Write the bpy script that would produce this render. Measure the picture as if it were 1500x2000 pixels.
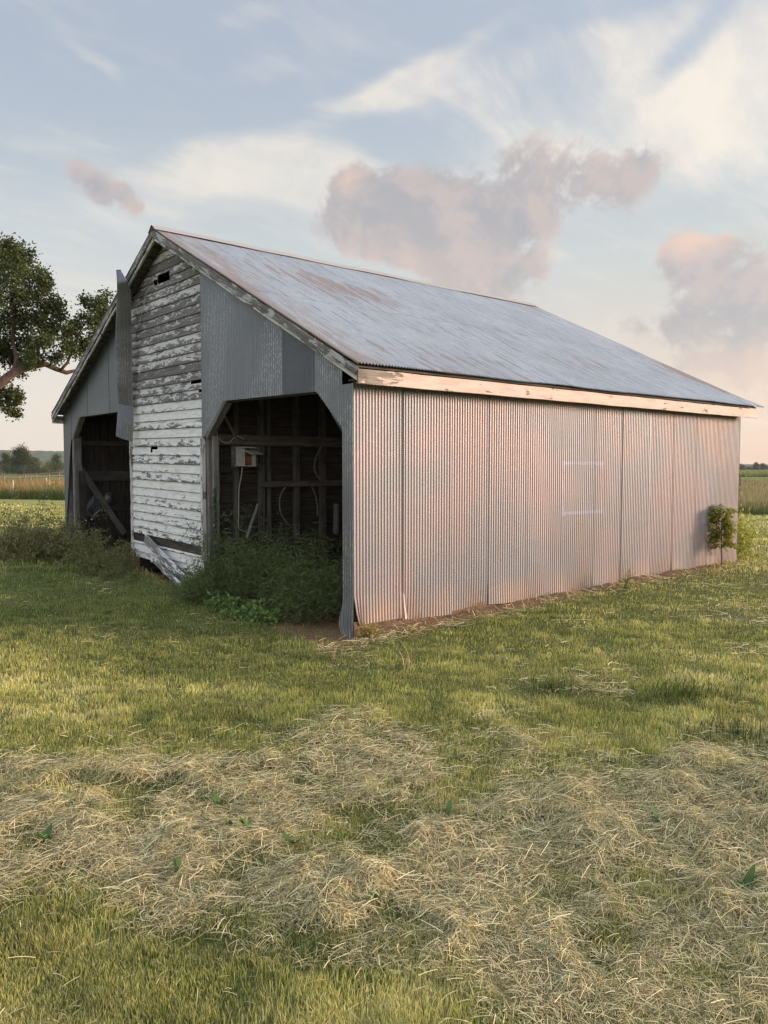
import bpy, math, random
import numpy as np
from math import radians as R, sin, cos, pi
random.seed(7)
rng = np.random.default_rng(7)
S = bpy.context.scene
for o in list(bpy.data.objects): bpy.data.objects.remove(o)
COL = S.collection

# ------------------------------------------------------------------ camera, world, sun, exposure
F_PX, CAM_H = 1500.0, 1.6
PITCH = math.atan(85 / F_PX)
cd = bpy.data.cameras.new('camera'); cam = bpy.data.objects.new('camera', cd); COL.objects.link(cam)
cam.location = (0, 0, CAM_H); cam.rotation_euler = (pi / 2 - PITCH, 0, 0)
cd.sensor_fit = 'HORIZONTAL'; cd.sensor_width = 36; cd.lens = 36 * F_PX / 1500
cd.clip_start = 0.05; cd.clip_end = 9000
S.camera = cam
S.view_settings.view_transform = 'Standard'; S.view_settings.look = 'None'
EXPO = 1.9
S.view_settings.exposure = EXPO; S.cycles.filter_width = 1.45; S.cycles.use_denoising = True; S.cycles.denoising_prefilter = 'ACCURATE'; S.view_settings.gamma = 1

SUN_EL = 9.0
BARN_ROT = R(39.1)
sl = np.array([.80, -.60])                                   # towards the sun, along / out of the long wall
sw = np.array([sl[0] * cos(BARN_ROT) - sl[1] * sin(BARN_ROT), sl[0] * sin(BARN_ROT) + sl[1] * cos(BARN_ROT)])
SUN_AZ = math.atan2(sw[0], sw[1])                             # clockwise from +Y
ld = bpy.data.lights.new('sun', 'SUN'); lo = bpy.data.objects.new('sun', ld); COL.objects.link(lo)
ld.energy = 2.0; ld.angle = R(14); ld.color = (1.0, .74, .57)
from mathutils import Vector, Matrix
sdir = Vector((sin(SUN_AZ) * cos(R(SUN_EL)), cos(SUN_AZ) * cos(R(SUN_EL)), sin(R(SUN_EL))))
lo.rotation_euler = sdir.to_track_quat('Z', 'Y').to_euler()

def lin(c):
    return tuple(((v / 255) / 12.92 if v / 255 <= .04045 else ((v / 255 + .055) / 1.055) ** 2.4) for v in c)
def disp(c, k=1.0):                                          # radiance that shows as this display colour
    return tuple(v * k / 2 ** EXPO for v in lin(c)) + (1,)

class G:
    """small helper that writes node graphs"""
    def __init__(s, nt): s.nt = nt; s.n = nt.nodes; s.l = nt.links
    def node(s, t, **k):
        x = s.n.new(t)
        for a, b in k.items(): setattr(x, a, b)
        return x
    def put(s, sock, v):
        if v is None: return
        if isinstance(v, bpy.types.NodeSocket): s.l.new(v, sock)
        else:
            try: sock.default_value = v
            except Exception: sock.default_value = tuple(v)[:3]
    def m(s, op, a, b=None, c=None, clamp=False):
        x = s.node('ShaderNodeMath', operation=op, use_clamp=clamp)
        for i, v in enumerate((a, b, c)): s.put(x.inputs[i], v)
        return x.outputs[0]
    def vm(s, op, a, b=None, k=None):
        x = s.node('ShaderNodeVectorMath', operation=op)
        s.put(x.inputs[0], a); s.put(x.inputs[1], b)
        if k is not None: s.put(x.inputs[3], k)
        return x.outputs['Value'] if op in ('LENGTH', 'DOT_PRODUCT', 'DISTANCE') else x.outputs[0]
    def sep(s, v):
        x = s.node('ShaderNodeSeparateXYZ'); s.put(x.inputs[0], v); return x.outputs
    def comb(s, a, b, c):
        x = s.node('ShaderNodeCombineXYZ')
        for i, v in enumerate((a, b, c)): s.put(x.inputs[i], v)
        return x.outputs[0]
    def noise(s, v, scale=1, detail=4, rough=.55, dist=0, col=False):
        x = s.node('ShaderNodeTexNoise')
        s.put(x.inputs['Vector'], v); s.put(x.inputs['Scale'], scale); s.put(x.inputs['Detail'], detail)
        s.put(x.inputs['Roughness'], rough); s.put(x.inputs['Distortion'], dist)
        return x.outputs['Color' if col else 'Fac']
    def vor(s, v, scale=1, feature='F1', out='Distance'):
        x = s.node('ShaderNodeTexVoronoi', feature=feature); s.put(x.inputs['Vector'], v); s.put(x.inputs['Scale'], scale)
        return x.outputs[out]
    def ramp(s, f, stops, interp='LINEAR'):
        x = s.node('ShaderNodeValToRGB'); cr = x.color_ramp; cr.interpolation = interp
        while len(cr.elements) < len(stops): cr.elements.new(.5)
        for e, (p, c) in zip(cr.elements, stops):
            e.position = p; e.color = (tuple(c) + (1,))[:4] if hasattr(c, '__len__') else (c, c, c, 1)
        s.put(x.inputs[0], f); return x.outputs[0]
    def ss(s, f, a, b):                                      # smoothstep
        x = s.node('ShaderNodeMapRange', interpolation_type='SMOOTHSTEP')
        s.put(x.inputs[0], f); s.put(x.inputs[1], a); s.put(x.inputs[2], b); s.put(x.inputs[3], 0.0); s.put(x.inputs[4], 1.0)
        return x.outputs[0]
    def mix(s, f, a, b, bt='MIX'):
        x = s.node('ShaderNodeMix', data_type='RGBA', blend_type=bt, clamp_factor=True)
        def c4(v): return v if isinstance(v, bpy.types.NodeSocket) else (tuple(v) + (1,))[:4]
        s.put(x.inputs[0], f); s.put(x.inputs[6], c4(a)); s.put(x.inputs[7], c4(b)); return x.outputs[2]
    def bump(s, h, strength=.5, dist=.01):
        x = s.node('ShaderNodeBump'); s.put(x.inputs['Height'], h); s.put(x.inputs['Strength'], strength); s.put(x.inputs['Distance'], dist)
        return x.outputs[0]

def px_dir(px, py):
    """unit direction seen at a place in the photograph (camera pitch included)"""
    u, v = (px - 750) / F_PX, (1000 - py) / F_PX
    d = np.array([u, cos(PITCH) + v * sin(PITCH), -sin(PITCH) + v * cos(PITCH)])
    return d / np.linalg.norm(d)

# ---- the sky: Nishita base, thin veil and evening clouds, all placed by direction
W = bpy.data.worlds.new('World'); S.world = W; W.use_nodes = True
g = G(W.node_tree); bg = W.node_tree.nodes['Background']
sky = g.node('ShaderNodeTexSky', sky_type='NISHITA', sun_disc=False)
sky.sun_elevation = R(SUN_EL); sky.sun_rotation = SUN_AZ
tc = g.node('ShaderNodeTexCoord'); D = g.vm('NORMALIZE', tc.outputs['Generated'])
dx, dy, dz = g.sep(D)
el = g.m('MULTIPLY', g.m('ARCSINE', dz), 180 / pi); az = g.m('MULTIPLY', g.m('ARCTAN2', dx, dy), 180 / pi)
elf = g.m('DIVIDE', g.m('MAXIMUM', el, 0), 90.0)
def stops(lst): return [(e / 90, disp(c)[:3]) for e, c in lst]
coolr = g.ramp(elf, stops([(0, (238, 224, 208)), (5, (232, 221, 210)), (10, (222, 217, 210)), (15, (203, 209, 210)), (20, (186, 196, 205)), (26, (174, 186, 201)), (34, (176, 186, 200)), (60, (170, 182, 204)), (90, (165, 178, 200))]))
warmr = g.ramp(elf, stops([(0, (236, 203, 178)), (4, (232, 203, 184)), (8, (222, 207, 193)), (14, (207, 210, 206)), (20, (193, 203, 209)), (26, (184, 195, 209)), (34, (182, 193, 207)), (60, (155, 172, 200)), (90, (140, 158, 190))]))
sunaz = g.m('ADD', g.m('MULTIPLY', dx, sin(SUN_AZ)), g.m('MULTIPLY', dy, cos(SUN_AZ)))
veil = g.mix(g.ss(sunaz, -.35, .55), coolr, warmr)
wv = g.comb(g.m('DIVIDE', dx, g.m('ADD', g.m('MAXIMUM', dz, 0), .22)), g.m('DIVIDE', dy, g.m('ADD', g.m('MAXIMUM', dz, 0), .22)), 0.0)
# slow warp keeps the cloud outlines irregular, fast noise frays their edges
warp = g.noise(D, 4.0, 3, .5, col=True)
Dw = g.vm('ADD', D, g.vm('SCALE', g.vm('SUBTRACT', warp, (.5, .5, .5)), None, k=.07))
wx, wy, wz = g.sep(Dw)
elw = g.m('MULTIPLY', g.m('ARCSINE', wz), 180 / pi); azw = g.m('MULTIPLY', g.m('ARCTAN2', wx, wy), 180 / pi)
def blob(px, py, rx, ry, rot=0, w=1.0, e=elw, a=azw):
    """soft patch around the direction seen at px, py; radii in photo px, converted to degrees"""
    d = px_dir(px, py); ca = math.degrees(math.atan2(d[0], d[1])); ce = math.degrees(math.asin(d[2]))
    k = 180 / pi / F_PX; ro = R(rot)
    ax = g.m('MULTIPLY', g.m('SUBTRACT', a, ca), cos(R(ce))); ay = g.m('SUBTRACT', e, ce)
    u = g.m('ADD', g.m('MULTIPLY', ax, cos(ro) / (rx * k)), g.m('MULTIPLY', ay, sin(ro) / (rx * k)))
    v = g.m('ADD', g.m('MULTIPLY', ax, -sin(ro) / (ry * k)), g.m('MULTIPLY', ay, cos(ro) / (ry * k)))
    r2 = g.m('ADD', g.m('MULTIPLY', u, u), g.m('MULTIPLY', v, v))
    return g.m('MULTIPLY', g.m('EXPONENT', g.m('MULTIPLY', r2, -.9)), w)
def addall(lst):
    r = lst[0]
    for x in lst[1:]: r = g.m('ADD', r, x)
    return r
# cirrus: streaks drawn out on a high flat layer, running from lower left to upper right
hx, hy, _z = g.sep(wv); RO = R(38)
lx = g.m('ADD', g.m('MULTIPLY', hx, cos(RO)), g.m('MULTIPLY', hy, sin(RO))); ly = g.m('SUBTRACT', g.m('MULTIPLY', hy, cos(RO)), g.m('MULTIPLY', hx, sin(RO)))
wrp2 = g.noise(wv, 1.1, 3, .5)
lyw = g.m('ADD', ly, g.m('MULTIPLY', wrp2, .5))
streak = g.noise(g.comb(g.m('MULTIPLY', lx, .55), g.m('MULTIPLY', lyw, 2.2), 0.0), 1.5, 9, .62, .15)
fine = g.noise(g.comb(g.m('MULTIPLY', lx, 1.2), g.m('MULTIPLY', lyw, 3.2), 3.0), 3.0, 9, .66, .25)
cir = addall([blob(1270, 190, 360, 120, 16, .55), blob(1450, 130, 200, 130, 30, .45), blob(640, 340, 200, 60, -6, .4), blob(950, 130, 330, 60, 18, .42), blob(1180, 290, 280, 70, 10, .32),
              blob(800, 150, 150, 20, 26, .7), blob(700, 205, 130, 10, 8, .35), blob(430, 345, 190, 42, 6, .6), blob(610, 370, 150, 45, -8, .45), blob(210, 140, 80, 14, -28, .35),
              blob(500, 45, 60, 22, 18, .5), blob(490, 165, 90, 34, 20, .35), blob(300, 440, 420, 60, 0, .3), blob(1000, 490, 180, 14, 2, .4), blob(1250, 620, 220, 50, 12, .35), blob(100, 40, 260, 50, -4, .18)])
gap = addall([blob(1330, 105, 120, 24, 42, .5), blob(1150, 15, 200, 22, 12, .2), blob(620, 245, 300, 40, -3, .25)])
wis = g.m('ADD', g.m('MULTIPLY', streak, .6), g.m('MULTIPLY', fine, .4))
cmask = g.m('ADD', g.m('SUBTRACT', cir, gap), g.m('MULTIPLY', g.m('SUBTRACT', wis, .5), 2.1))
cmask = g.m('MULTIPLY', g.ss(cmask, .10, .85), g.ss(cir, -.05, .22))
thin_ = g.m('MULTIPLY', g.ss(wis, .46, .66), .40)                      # faint streaks everywhere
cmask = g.m('MAXIMUM', cmask, g.m('MULTIPLY', thin_, g.ss(gap, .4, .1)))
ccol = g.mix(g.ss(sunaz, -.3, .7), disp((238, 231, 219)), disp((255, 243, 226)))
cmask = g.m('MULTIPLY', cmask, g.m('ADD', .38, g.m('MULTIPLY', g.ss(g.m('ADD', g.m('MULTIPLY', streak, .5), g.m('MULTIPLY', g.noise(Dw, 9.0, 8, .62), .5)), .36, .62), .75)))
c1 = g.mix(g.m('MULTIPLY', cmask, .92), veil, ccol)
# low evening clouds, grey-pink
def cn(v): return g.m('ADD', g.m('MULTIPLY', g.noise(v, 6.0, 4, .55, .3), .40), g.m('MULTIPLY', g.noise(v, 19.0, 10, .66, .25), .60))
big = cn(Dw)
sh = cn(g.vm('ADD', Dw, (.022, 0.0, .020)))                            # towards the light
bm = addall([blob(1110, 345, 130, 58, 2, 1.0), blob(930, 400, 150, 75, 8, 1.0), blob(800, 430, 110, 75, 0, .95), blob(710, 410, 48, 60, 0, .75), blob(880, 495, 180, 45, -8, .95), blob(680, 372, 24, 18, 0, .45), blob(1010, 440, 110, 34, 0, .4), blob(850, 545, 110, 34, -20, .7), blob(930, 580, 70, 24, -20, .5),
             blob(1460, 495, 90, 45, 12, .85), blob(1335, 500, 30, 30, 0, .75), blob(1400, 480, 60, 34, 10, .5), blob(1440, 650, 140, 62, 8, .95), blob(1240, 635, 75, 26, 0, .5), blob(1330, 640, 60, 40, 0, .4), blob(1500, 575, 90, 50, 0, .6), blob(1480, 745, 150, 40, -5, .5),
             blob(215, 350, 72, 22, -24, .85), blob(60, 445, 90, 14, -6, .45)])
bk = g.m('MULTIPLY', g.m('MULTIPLY', g.ss(big, .5, .60), g.ss(el, 5.0, 12.0)), g.ss(g.m('MULTIPLY', dy, -1), -.35, .1))
bd = g.m('ADD', bm, g.m('MULTIPLY', g.m('SUBTRACT', big, .5), 5.6))
bmask = g.m('MULTIPLY', g.ss(bd, .22, .85), g.ss(bm, .08, .42))
lit = g.ss(g.m('MULTIPLY', g.m('SUBTRACT', big, sh), 7.0), -.6, .7)
edge = g.ss(bd, 1.15, .35)
pk = g.m('ADD', g.m('MULTIPLY', lit, .65), g.m('MULTIPLY', edge, .32))
pk = g.m('ADD', pk, g.m('MULTIPLY', addall([blob(1110, 350, 100, 60, 0, 1), blob(900, 470, 120, 45, 0, .7), blob(1350, 490, 55, 32, 0, 1), blob(1420, 462, 70, 26, 5, 1), blob(690, 370, 40, 30, 0, 1), blob(1500, 745, 150, 45, 0, 1)]), .12))
bcol = g.ramp(pk, [(0.0, disp((172, 169, 172))[:3]), (.5, disp((190, 180, 178))[:3]), (.85, disp((210, 190, 182))[:3]), (1.0, disp((226, 204, 192))[:3])])
bcol = g.mix(g.m('MULTIPLY', addall([blob(1345, 480, 50, 26, 0, 1), blob(1430, 455, 80, 22, 5, 1), blob(690, 368, 26, 20, 0, .7), blob(1500, 745, 160, 45, 0, .8), blob(840, 540, 110, 34, -15, .5)]), .55), bcol, disp((248, 208, 184)))
c2 = g.mix(g.m('MULTIPLY', bmask, .92), c1, bcol)
c2 = g.mix(g.m('MULTIPLY', bk, .7), c2, disp((190, 176, 176)))
glow = g.m('MULTIPLY', g.ss(sunaz, .45, 1.0), g.ss(g.m('MULTIPLY', el, -1), -26, 0))      # bright evening sky round the low sun, right of the frame
c2 = g.mix(g.m('MULTIPLY', glow, .75), c2, disp((255, 205, 150), 2.2))
nish = g.vm('SCALE', sky.outputs[0], None, k=.12)
low = g.m('MULTIPLY', dz, -1)
lift = g.m('ADD', g.m('ADD', 1.0, g.m('MULTIPLY', g.ss(g.m('MULTIPLY', dy, -1), -.25, .5), 1.0)), g.m('MULTIPLY', g.ss(el, 36.0, 60.0), 2.1))          # unseen sky behind the camera and overhead lifted as added fill for the ground
c2 = g.vm('SCALE', c2, None, k=lift)
fin = g.mix(.93, nish, c2)
fin = g.mix(g.ss(low, -.002, .03), fin, disp((150, 150, 110), .5))
g.put(bg.inputs[0], fin); bg.inputs[1].default_value = 1.0
W.cycles.sampling_method = 'MANUAL'; W.cycles.sample_map_resolution = 512

# ------------------------------------------------------------------ mesh helpers
def tag(o, label=None, cat=None, group=None, kind=None):
    if label: o['label'] = label
    if cat: o['category'] = cat
    if group: o['group'] = group
    if kind: o['kind'] = kind
    return o
def link(name, me, mat, parent=None):
    if mat is not None and not me.materials: me.materials.append(mat)
    o = bpy.data.objects.new(name, me); COL.objects.link(o)
    if parent is not None: o.parent = parent
    return o
def empty(name, loc=(0, 0, 0), rz=0.0):
    o = bpy.data.objects.new(name, None); COL.objects.link(o); o.location = loc; o.rotation_euler = (0, 0, rz)
    o.empty_display_size = .2; return o
def fast_mesh(name, V, quads=None, tris=None, cols=None, uv=None, smooth=False):
    """mesh from arrays; cols per vertex, uv per vertex"""
    me = bpy.data.meshes.new(name); V = np.asarray(V, dtype=np.float32)
    Q = np.zeros((0, 4), int) if quads is None else np.asarray(quads); T = np.zeros((0, 3), int) if tris is None else np.asarray(tris)
    me.vertices.add(len(V)); me.vertices.foreach_set('co', V.ravel())
    li = np.concatenate([Q.ravel(), T.ravel()]).astype(np.int32)
    ls = np.concatenate([np.arange(len(Q)) * 4, len(Q) * 4 + np.arange(len(T)) * 3]).astype(np.int32)
    me.loops.add(len(li)); me.loops.foreach_set('vertex_index', li)
    me.polygons.add(len(ls)); me.polygons.foreach_set('loop_start', ls)
    if smooth: me.polygons.foreach_set('use_smooth', np.ones(len(ls), bool))
    me.update(calc_edges=True)
    if cols is not None:
        c = np.ones((len(V), 4), np.float32); c[:, :3] = cols
        a = me.color_attributes.new('tint', 'FLOAT_COLOR', 'POINT'); a.data.foreach_set('color', c.ravel())
    if uv is not None:
        u = me.uv_layers.new(name='UVMap'); u.data.foreach_set('uv', np.asarray(uv, np.float32)[li].ravel())
    return me
class MB:
    """collects simple solids into one mesh"""
    def __init__(s): s.v = []; s.f = []; s.uv = []
    def quad_grid(s, P, UV=None):
        """P: (n,m,3) grid"""
        n, m = P.shape[:2]; b = len(s.v)
        s.v += [tuple(p) for p in P.reshape(-1, 3)]
        s.uv += [tuple(p) for p in (UV if UV is not None else np.zeros((n, m, 2))).reshape(-1, 2)]
        for i in range(n - 1):
            for j in range(m - 1):
                a = b + i * m + j; s.f.append((a, a + 1, a + m + 1, a + m))
    def bar(s, p0, p1, w, h, up=(0, 0, 1), n=1, jit=0.0, bev=.004):
        """box from p0 to p1, w across, h along 'up'; uv runs along the length"""
        p0 = Vector(p0); p1 = Vector(p1); d = (p1 - p0); L = d.length; d = d.normalized(); up = Vector(up)
        sx = d.cross(up)
        if sx.length < 1e-4: sx = d.cross(Vector((1, 0, 0)))
        sx.normalize(); sy = sx.cross(d).normalized(); b = len(s.v); off = random.random() * 9
        bw, bh = min(bev, w * .3), min(bev, h * .3)
        ring = [(-w / 2 + bw, -h / 2), (w / 2 - bw, -h / 2), (w / 2, -h / 2 + bh), (w / 2, h / 2 - bh), (w / 2 - bw, h / 2), (-w / 2 + bw, h / 2), (-w / 2, h / 2 - bh), (-w / 2, -h / 2 + bh)]
        per = [0, w, w, w + h, w + h, 2 * w + h, 2 * w + h, 2 * w + 2 * h]
        for i in range(n + 1):
            t = i / n; c = p0 + d * L * t + Vector([random.uniform(-jit, jit) for _ in range(3)])
            for k, (a, e) in enumerate(ring):
                s.v.append(tuple(c + sx * a + sy * e)); s.uv.append((L * t + off, per[k] + off))
        for i in range(n):
            for k in range(8):
                a = b + i * 8 + k; c = b + i * 8 + (k + 1) % 8
                s.f.append((a, c, c + 8, a + 8))
        s.f.append(tuple(b + k for k in range(7, -1, -1))); s.f.append(tuple(b + n * 8 + k for k in range(8)))
    def tube(s, pts, r, seg=6):
        pts = [Vector(p) for p in pts]; rr = r if hasattr(r, '__len__') else [r] * len(pts); b = len(s.v)
        ref = Vector((0.3, .2, 1)).normalized()
        for i, p in enumerate(pts):
            t = (pts[min(i + 1, len(pts) - 1)] - pts[max(i - 1, 0)]).normalized()
            a = t.cross(ref)
            if a.length < .05: a = t.cross(Vector((1, 0, 0)))
            a.normalize(); c = t.cross(a)
            for k in range(seg):
                q = 2 * pi * k / seg; s.v.append(tuple(p + (a * cos(q) + c * sin(q)) * rr[i])); s.uv.append((i * .1, k / seg * .2))
        for i in range(len(pts) - 1):
            for k in range(seg):
                a = b + i * seg + k; c = b + i * seg + (k + 1) % seg; s.f.append((a, c, c + seg, a + seg))
        s.f.append(tuple(b + k for k in range(seg - 1, -1, -1))); s.f.append(tuple(b + (len(pts) - 1) * seg + k for k in range(seg)))
    def prism(s, poly, z0, z1):
        b = len(s.v); n = len(poly)
        for z in (z0, z1):
            for p in poly: s.v.append((p[0], p[1], z)); s.uv.append((p[0], p[1]))
        s.f.append(tuple(b + k for k in range(n - 1, -1, -1))); s.f.append(tuple(b + n + k for k in range(n)))
        for k in range(n): a, c = b + k, b + (k + 1) % n; s.f.append((a, c, c + n, a + n))
    def build(s, name, mat, parent=None, smooth=False):
        me = bpy.data.meshes.new(name); me.from_pydata(s.v, [], s.f); me.update()
        u = me.uv_layers.new(name='UVMap'); li = np.zeros(len(me.loops), np.int32); me.loops.foreach_get('vertex_index', li)
        u.data.foreach_set('uv', np.asarray(s.uv, np.float32)[li].ravel())
        if smooth: me.polygons.foreach_set('use_smooth', [True] * len(me.polygons))
        return link(name, me, mat, parent)

# value noise for terrain and scatter masks
_P = rng.random((256, 256))
def vn(x, y, s=1.0, off=0.0):
    x = np.asarray(x, float) * s + off + 1000; y = np.asarray(y, float) * s + off * 1.7 + 1000
    xi = np.floor(x).astype(int); yi = np.floor(y).astype(int); fx = x - xi; fy = y - yi
    fx = fx * fx * (3 - 2 * fx); fy = fy * fy * (3 - 2 * fy)
    a = _P[xi & 255, yi & 255]; b = _P[(xi + 1) & 255, yi & 255]; c = _P[xi & 255, (yi + 1) & 255]; d = _P[(xi + 1) & 255, (yi + 1) & 255]
    return (a * (1 - fx) + b * fx) * (1 - fy) + (c * (1 - fx) + d * fx) * fy
def fbm(x, y, s=1.0, off=0.0, o=4):
    r = 0; a = .5
    for i in range(o): r = r + a * vn(x, y, s * 2 ** i, off + i * 13.1); a *= .5
    return r / (1 - .5 ** o)
def sstep(x, a, b):
    t = np.clip((np.asarray(x, float) - a) / (b - a), 0, 1); return t * t * (3 - 2 * t)

# ------------------------------------------------------------------ barn frame: local X runs along the long wall, Y across the gable
BO = np.array([-.31, 7.74, 0.0]); CB, SB = cos(BARN_ROT), sin(BARN_ROT)
LEN, WID, RY = 8.0, 9.38, 4.40
def to_local(x, y):
    a, b = np.asarray(x) - BO[0], np.asarray(y) - BO[1]; return a * CB + b * SB, -a * SB + b * CB
def to_world(X, Y): return BO[0] + np.asarray(X) * CB - np.asarray(Y) * SB, BO[1] + np.asarray(X) * SB + np.asarray(Y) * CB
def on(px, py, axis, c):
    """barn-local point of the plane X=c (axis 0), Y=c (axis 1) or world height c (axis 2) seen at a place of the photograph"""
    d = px_dir(px, py); o = np.array([0, 0, CAM_H])
    ol = np.array([*to_local(0, 0), CAM_H]); dl = np.array([d[0] * CB + d[1] * SB, -d[0] * SB + d[1] * CB, d[2]])
    t = (c - ol[axis]) / dl[axis]; return ol + dl * t
def at(px, py, dist):
    """world point at a horizontal distance along the photo direction"""
    d = px_dir(px, py); return np.array([0, 0, CAM_H]) + d * dist / d[1]

# ------------------------------------------------------------------ terrain
def hay_mask(x, y):
    x = np.asarray(x, float); y = np.asarray(y, float); yy = np.maximum(y, .5); r = np.clip(x / yy, -1.2, 1.2)
    n = fbm(x, y, 1.1, 3.3, 4); n2 = fbm(x, y, 3.1, 7.7, 3)
    top = 4.0 + .75 * sstep(r, -.1, .6) + (n - .5) * 2.6; bot = 2.75 - .48 * sstep(r, -.25, .3) + (n - .5) * .9
    m = sstep(y, bot - .35, bot + .35) * (1 - sstep(y, top - .9, top + .8)) * (.12 + .88 * sstep(n2, .33, .52))
    far = sstep(r, .05, .4) * sstep(y, 4.6, 5.2) * (1 - sstep(y, 8.5, 10.5)) * sstep(n, .47, .64) * .6
    pt = sstep(n, .60, .72) * .35 * (y > 4.5) * (y < 16)
    X, Y = to_local(x, y)
    wall = np.exp(-((X - 7.2) / 2.0) ** 2 - ((Y + .9) / .55) ** 2) * .8 * sstep(n2, .25, .6)
    row = np.exp(-((y - (15.4 + .12 * (x - 7))) / .35) ** 2) * (x > 5) * .9 + np.exp(-((y - (19.0 + .12 * (x - 7))) / .4) ** 2) * (x > 6) * .7
    return np.clip(np.maximum.reduce([m, far, pt, wall, row]), 0, 1)
def ground_h(x, y):
    x = np.asarray(x, float); y = np.asarray(y, float); X, Y = to_local(x, y)
    d2 = (x - BO[0]) ** 2 + (y - BO[1]) ** 2
    h = -.12 * np.exp(-d2 / 14.0)
    h = h + (fbm(x, y, .35, 1.1, 3) - .5) * .10 * sstep(np.sqrt(x * x + y * y), 0, 6)
    near = 1 - sstep(np.sqrt(x * x + y * y), 18, 30)
    h = h + near * (fbm(x, y, 1.6, 5.1, 3) - .5) * .05
    hm = hay_mask(x, y)
    lump = np.maximum(0, fbm(x, y, 1.5, 9.4, 3) - .42) * .06 + np.maximum(0, fbm(x, y, 3.9, 2.4, 3) - .42) * .15
    h = h + hm * lump * near * (1 - .4 * (y > 6))
    wallb = np.exp(-((Y + .02) / .14) ** 2) * (X > -.1) * (X < 8.1); h = h + wallb * (.02 + .09 * fbm(x, y, 2.6, 6.6, 3)) * sstep(X, -.1, .5)
    inside = (X > .0) & (X < LEN) & (Y > .16) & (Y < WID)
    h = np.where(inside, np.minimum(h, -.08), h)
    rise = sstep(y, 150, 1500) * 0.0
    return h + rise
def barn_in(x, y, m=0.0):
    X, Y = to_local(x, y); return (X > -m) & (X < LEN + m) & (Y > -m) & (Y < WID + m)

# ------------------------------------------------------------------ materials
def mat(name):
    m = bpy.data.materials.new(name); m.use_nodes = True; gg = G(m.node_tree); return m, gg, m.node_tree.nodes['Principled BSDF']
def obj_co(g): return g.node('ShaderNodeTexCoord').outputs['Object']
def uv_co(g): return g.node('ShaderNodeTexCoord').outputs['UV']
def geo_pos(g): return g.node('ShaderNodeNewGeometry').outputs['Position']

def m_ground():
    m, g, b = mat('ground_soil_and_turf'); p = geo_pos(g); x, y, z = g.sep(p)
    n1 = g.noise(p, .9, 6, .6); n2 = g.noise(p, 7, 5, .65); n3 = g.noise(p, 45, 4, .7); nl = g.noise(p, .12, 3, .5)
    base = g.ramp(g.m('ADD', g.m('MULTIPLY', n1, .55), g.m('MULTIPLY', n2, .45)), [(.3, (.06, .085, .025)), (.47, (.12, .145, .04)), (.58, (.22, .21, .07)), (.72, (.34, .28, .13))])
    base = g.mix(g.ss(n3, .35, .7), g.mix(.7, base, (.025, .03, .01)), base)
    # mown stripes farther out
    st = g.noise(g.vm('MULTIPLY', p, (.12, .9, 1)), 1.4, 4, .6)
    farc = g.ramp(st, [(.36, (.13, .15, .04)), (.5, (.25, .25, .07)), (.62, (.38, .31, .13))])
    base = g.mix(g.ss(y, 16, 26), base, farc)
    wildc = g.mix(g.noise(g.vm('MULTIPLY', p, (.2, .05, 1)), 1.0, 4, .6), (.17, .14, .06), (.24, .16, .09))
    wl = g.m('SUBTRACT', g.m('ADD', y, g.m('MULTIPLY', x, .42)), 33.0)
    base = g.mix(g.ss(wl, -.5, 1.5), base, wildc)
    cropc = g.mix(g.noise(g.vm('MULTIPLY', p, (.02, .2, 1)), 1.0, 3, .6), (.10, .13, .035), (.19, .20, .07))
    base = g.mix(g.ss(y, 95, 110), base, cropc)
    # bare soil by the barn
    at_ = g.node('ShaderNodeAttribute', attribute_name='tint').outputs['Color']
    ar, ag, ab = g.sep(at_)
    soil = g.mix(n2, (.11, .06, .032), (.22, .135, .075))
    soil = g.mix(g.ss(n3, .5, .7), soil, (.26, .18, .10))
    base = g.mix(g.ss(g.m('ADD', ar, g.m('MULTIPLY', g.m('SUBTRACT', n2, .5), .6)), .35, .6), base, soil)
    hay = g.mix(n3, (.07, .058, .03), (.20, .165, .09))
    base = g.mix(g.m('MULTIPLY', ag, .75), base, hay)
    g.put(b.inputs['Base Color'], base); b.inputs['Roughness'].default_value = .95; b.inputs['Specular IOR Level'].default_value = .1
    g.put(b.inputs['Normal'], g.bump(g.m('ADD', n3, g.m('MULTIPLY', n2, 2.0)), .6, .03)); return m
def m_leaf(name, trans=.35, rough=.6, k=1.0):
    m, g, b = mat(name); c = g.node('ShaderNodeAttribute', attribute_name='tint').outputs['Color']
    if k != 1.0: c = g.vm('SCALE', c, None, k=k)
    g.put(b.inputs['Base Color'], c); b.inputs['Roughness'].default_value = rough; b.inputs['Specular IOR Level'].default_value = .25
    t = g.node('ShaderNodeBsdfTranslucent'); g.put(t.inputs[0], c)
    mx = g.node('ShaderNodeMixShader'); mx.inputs[0].default_value = trans
    out = m.node_tree.nodes['Material Output']
    g.l.new(b.outputs[0], mx.inputs[1]); g.l.new(t.outputs[0], mx.inputs[2]); g.l.new(mx.outputs[0], out.inputs[0]); return m
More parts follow.
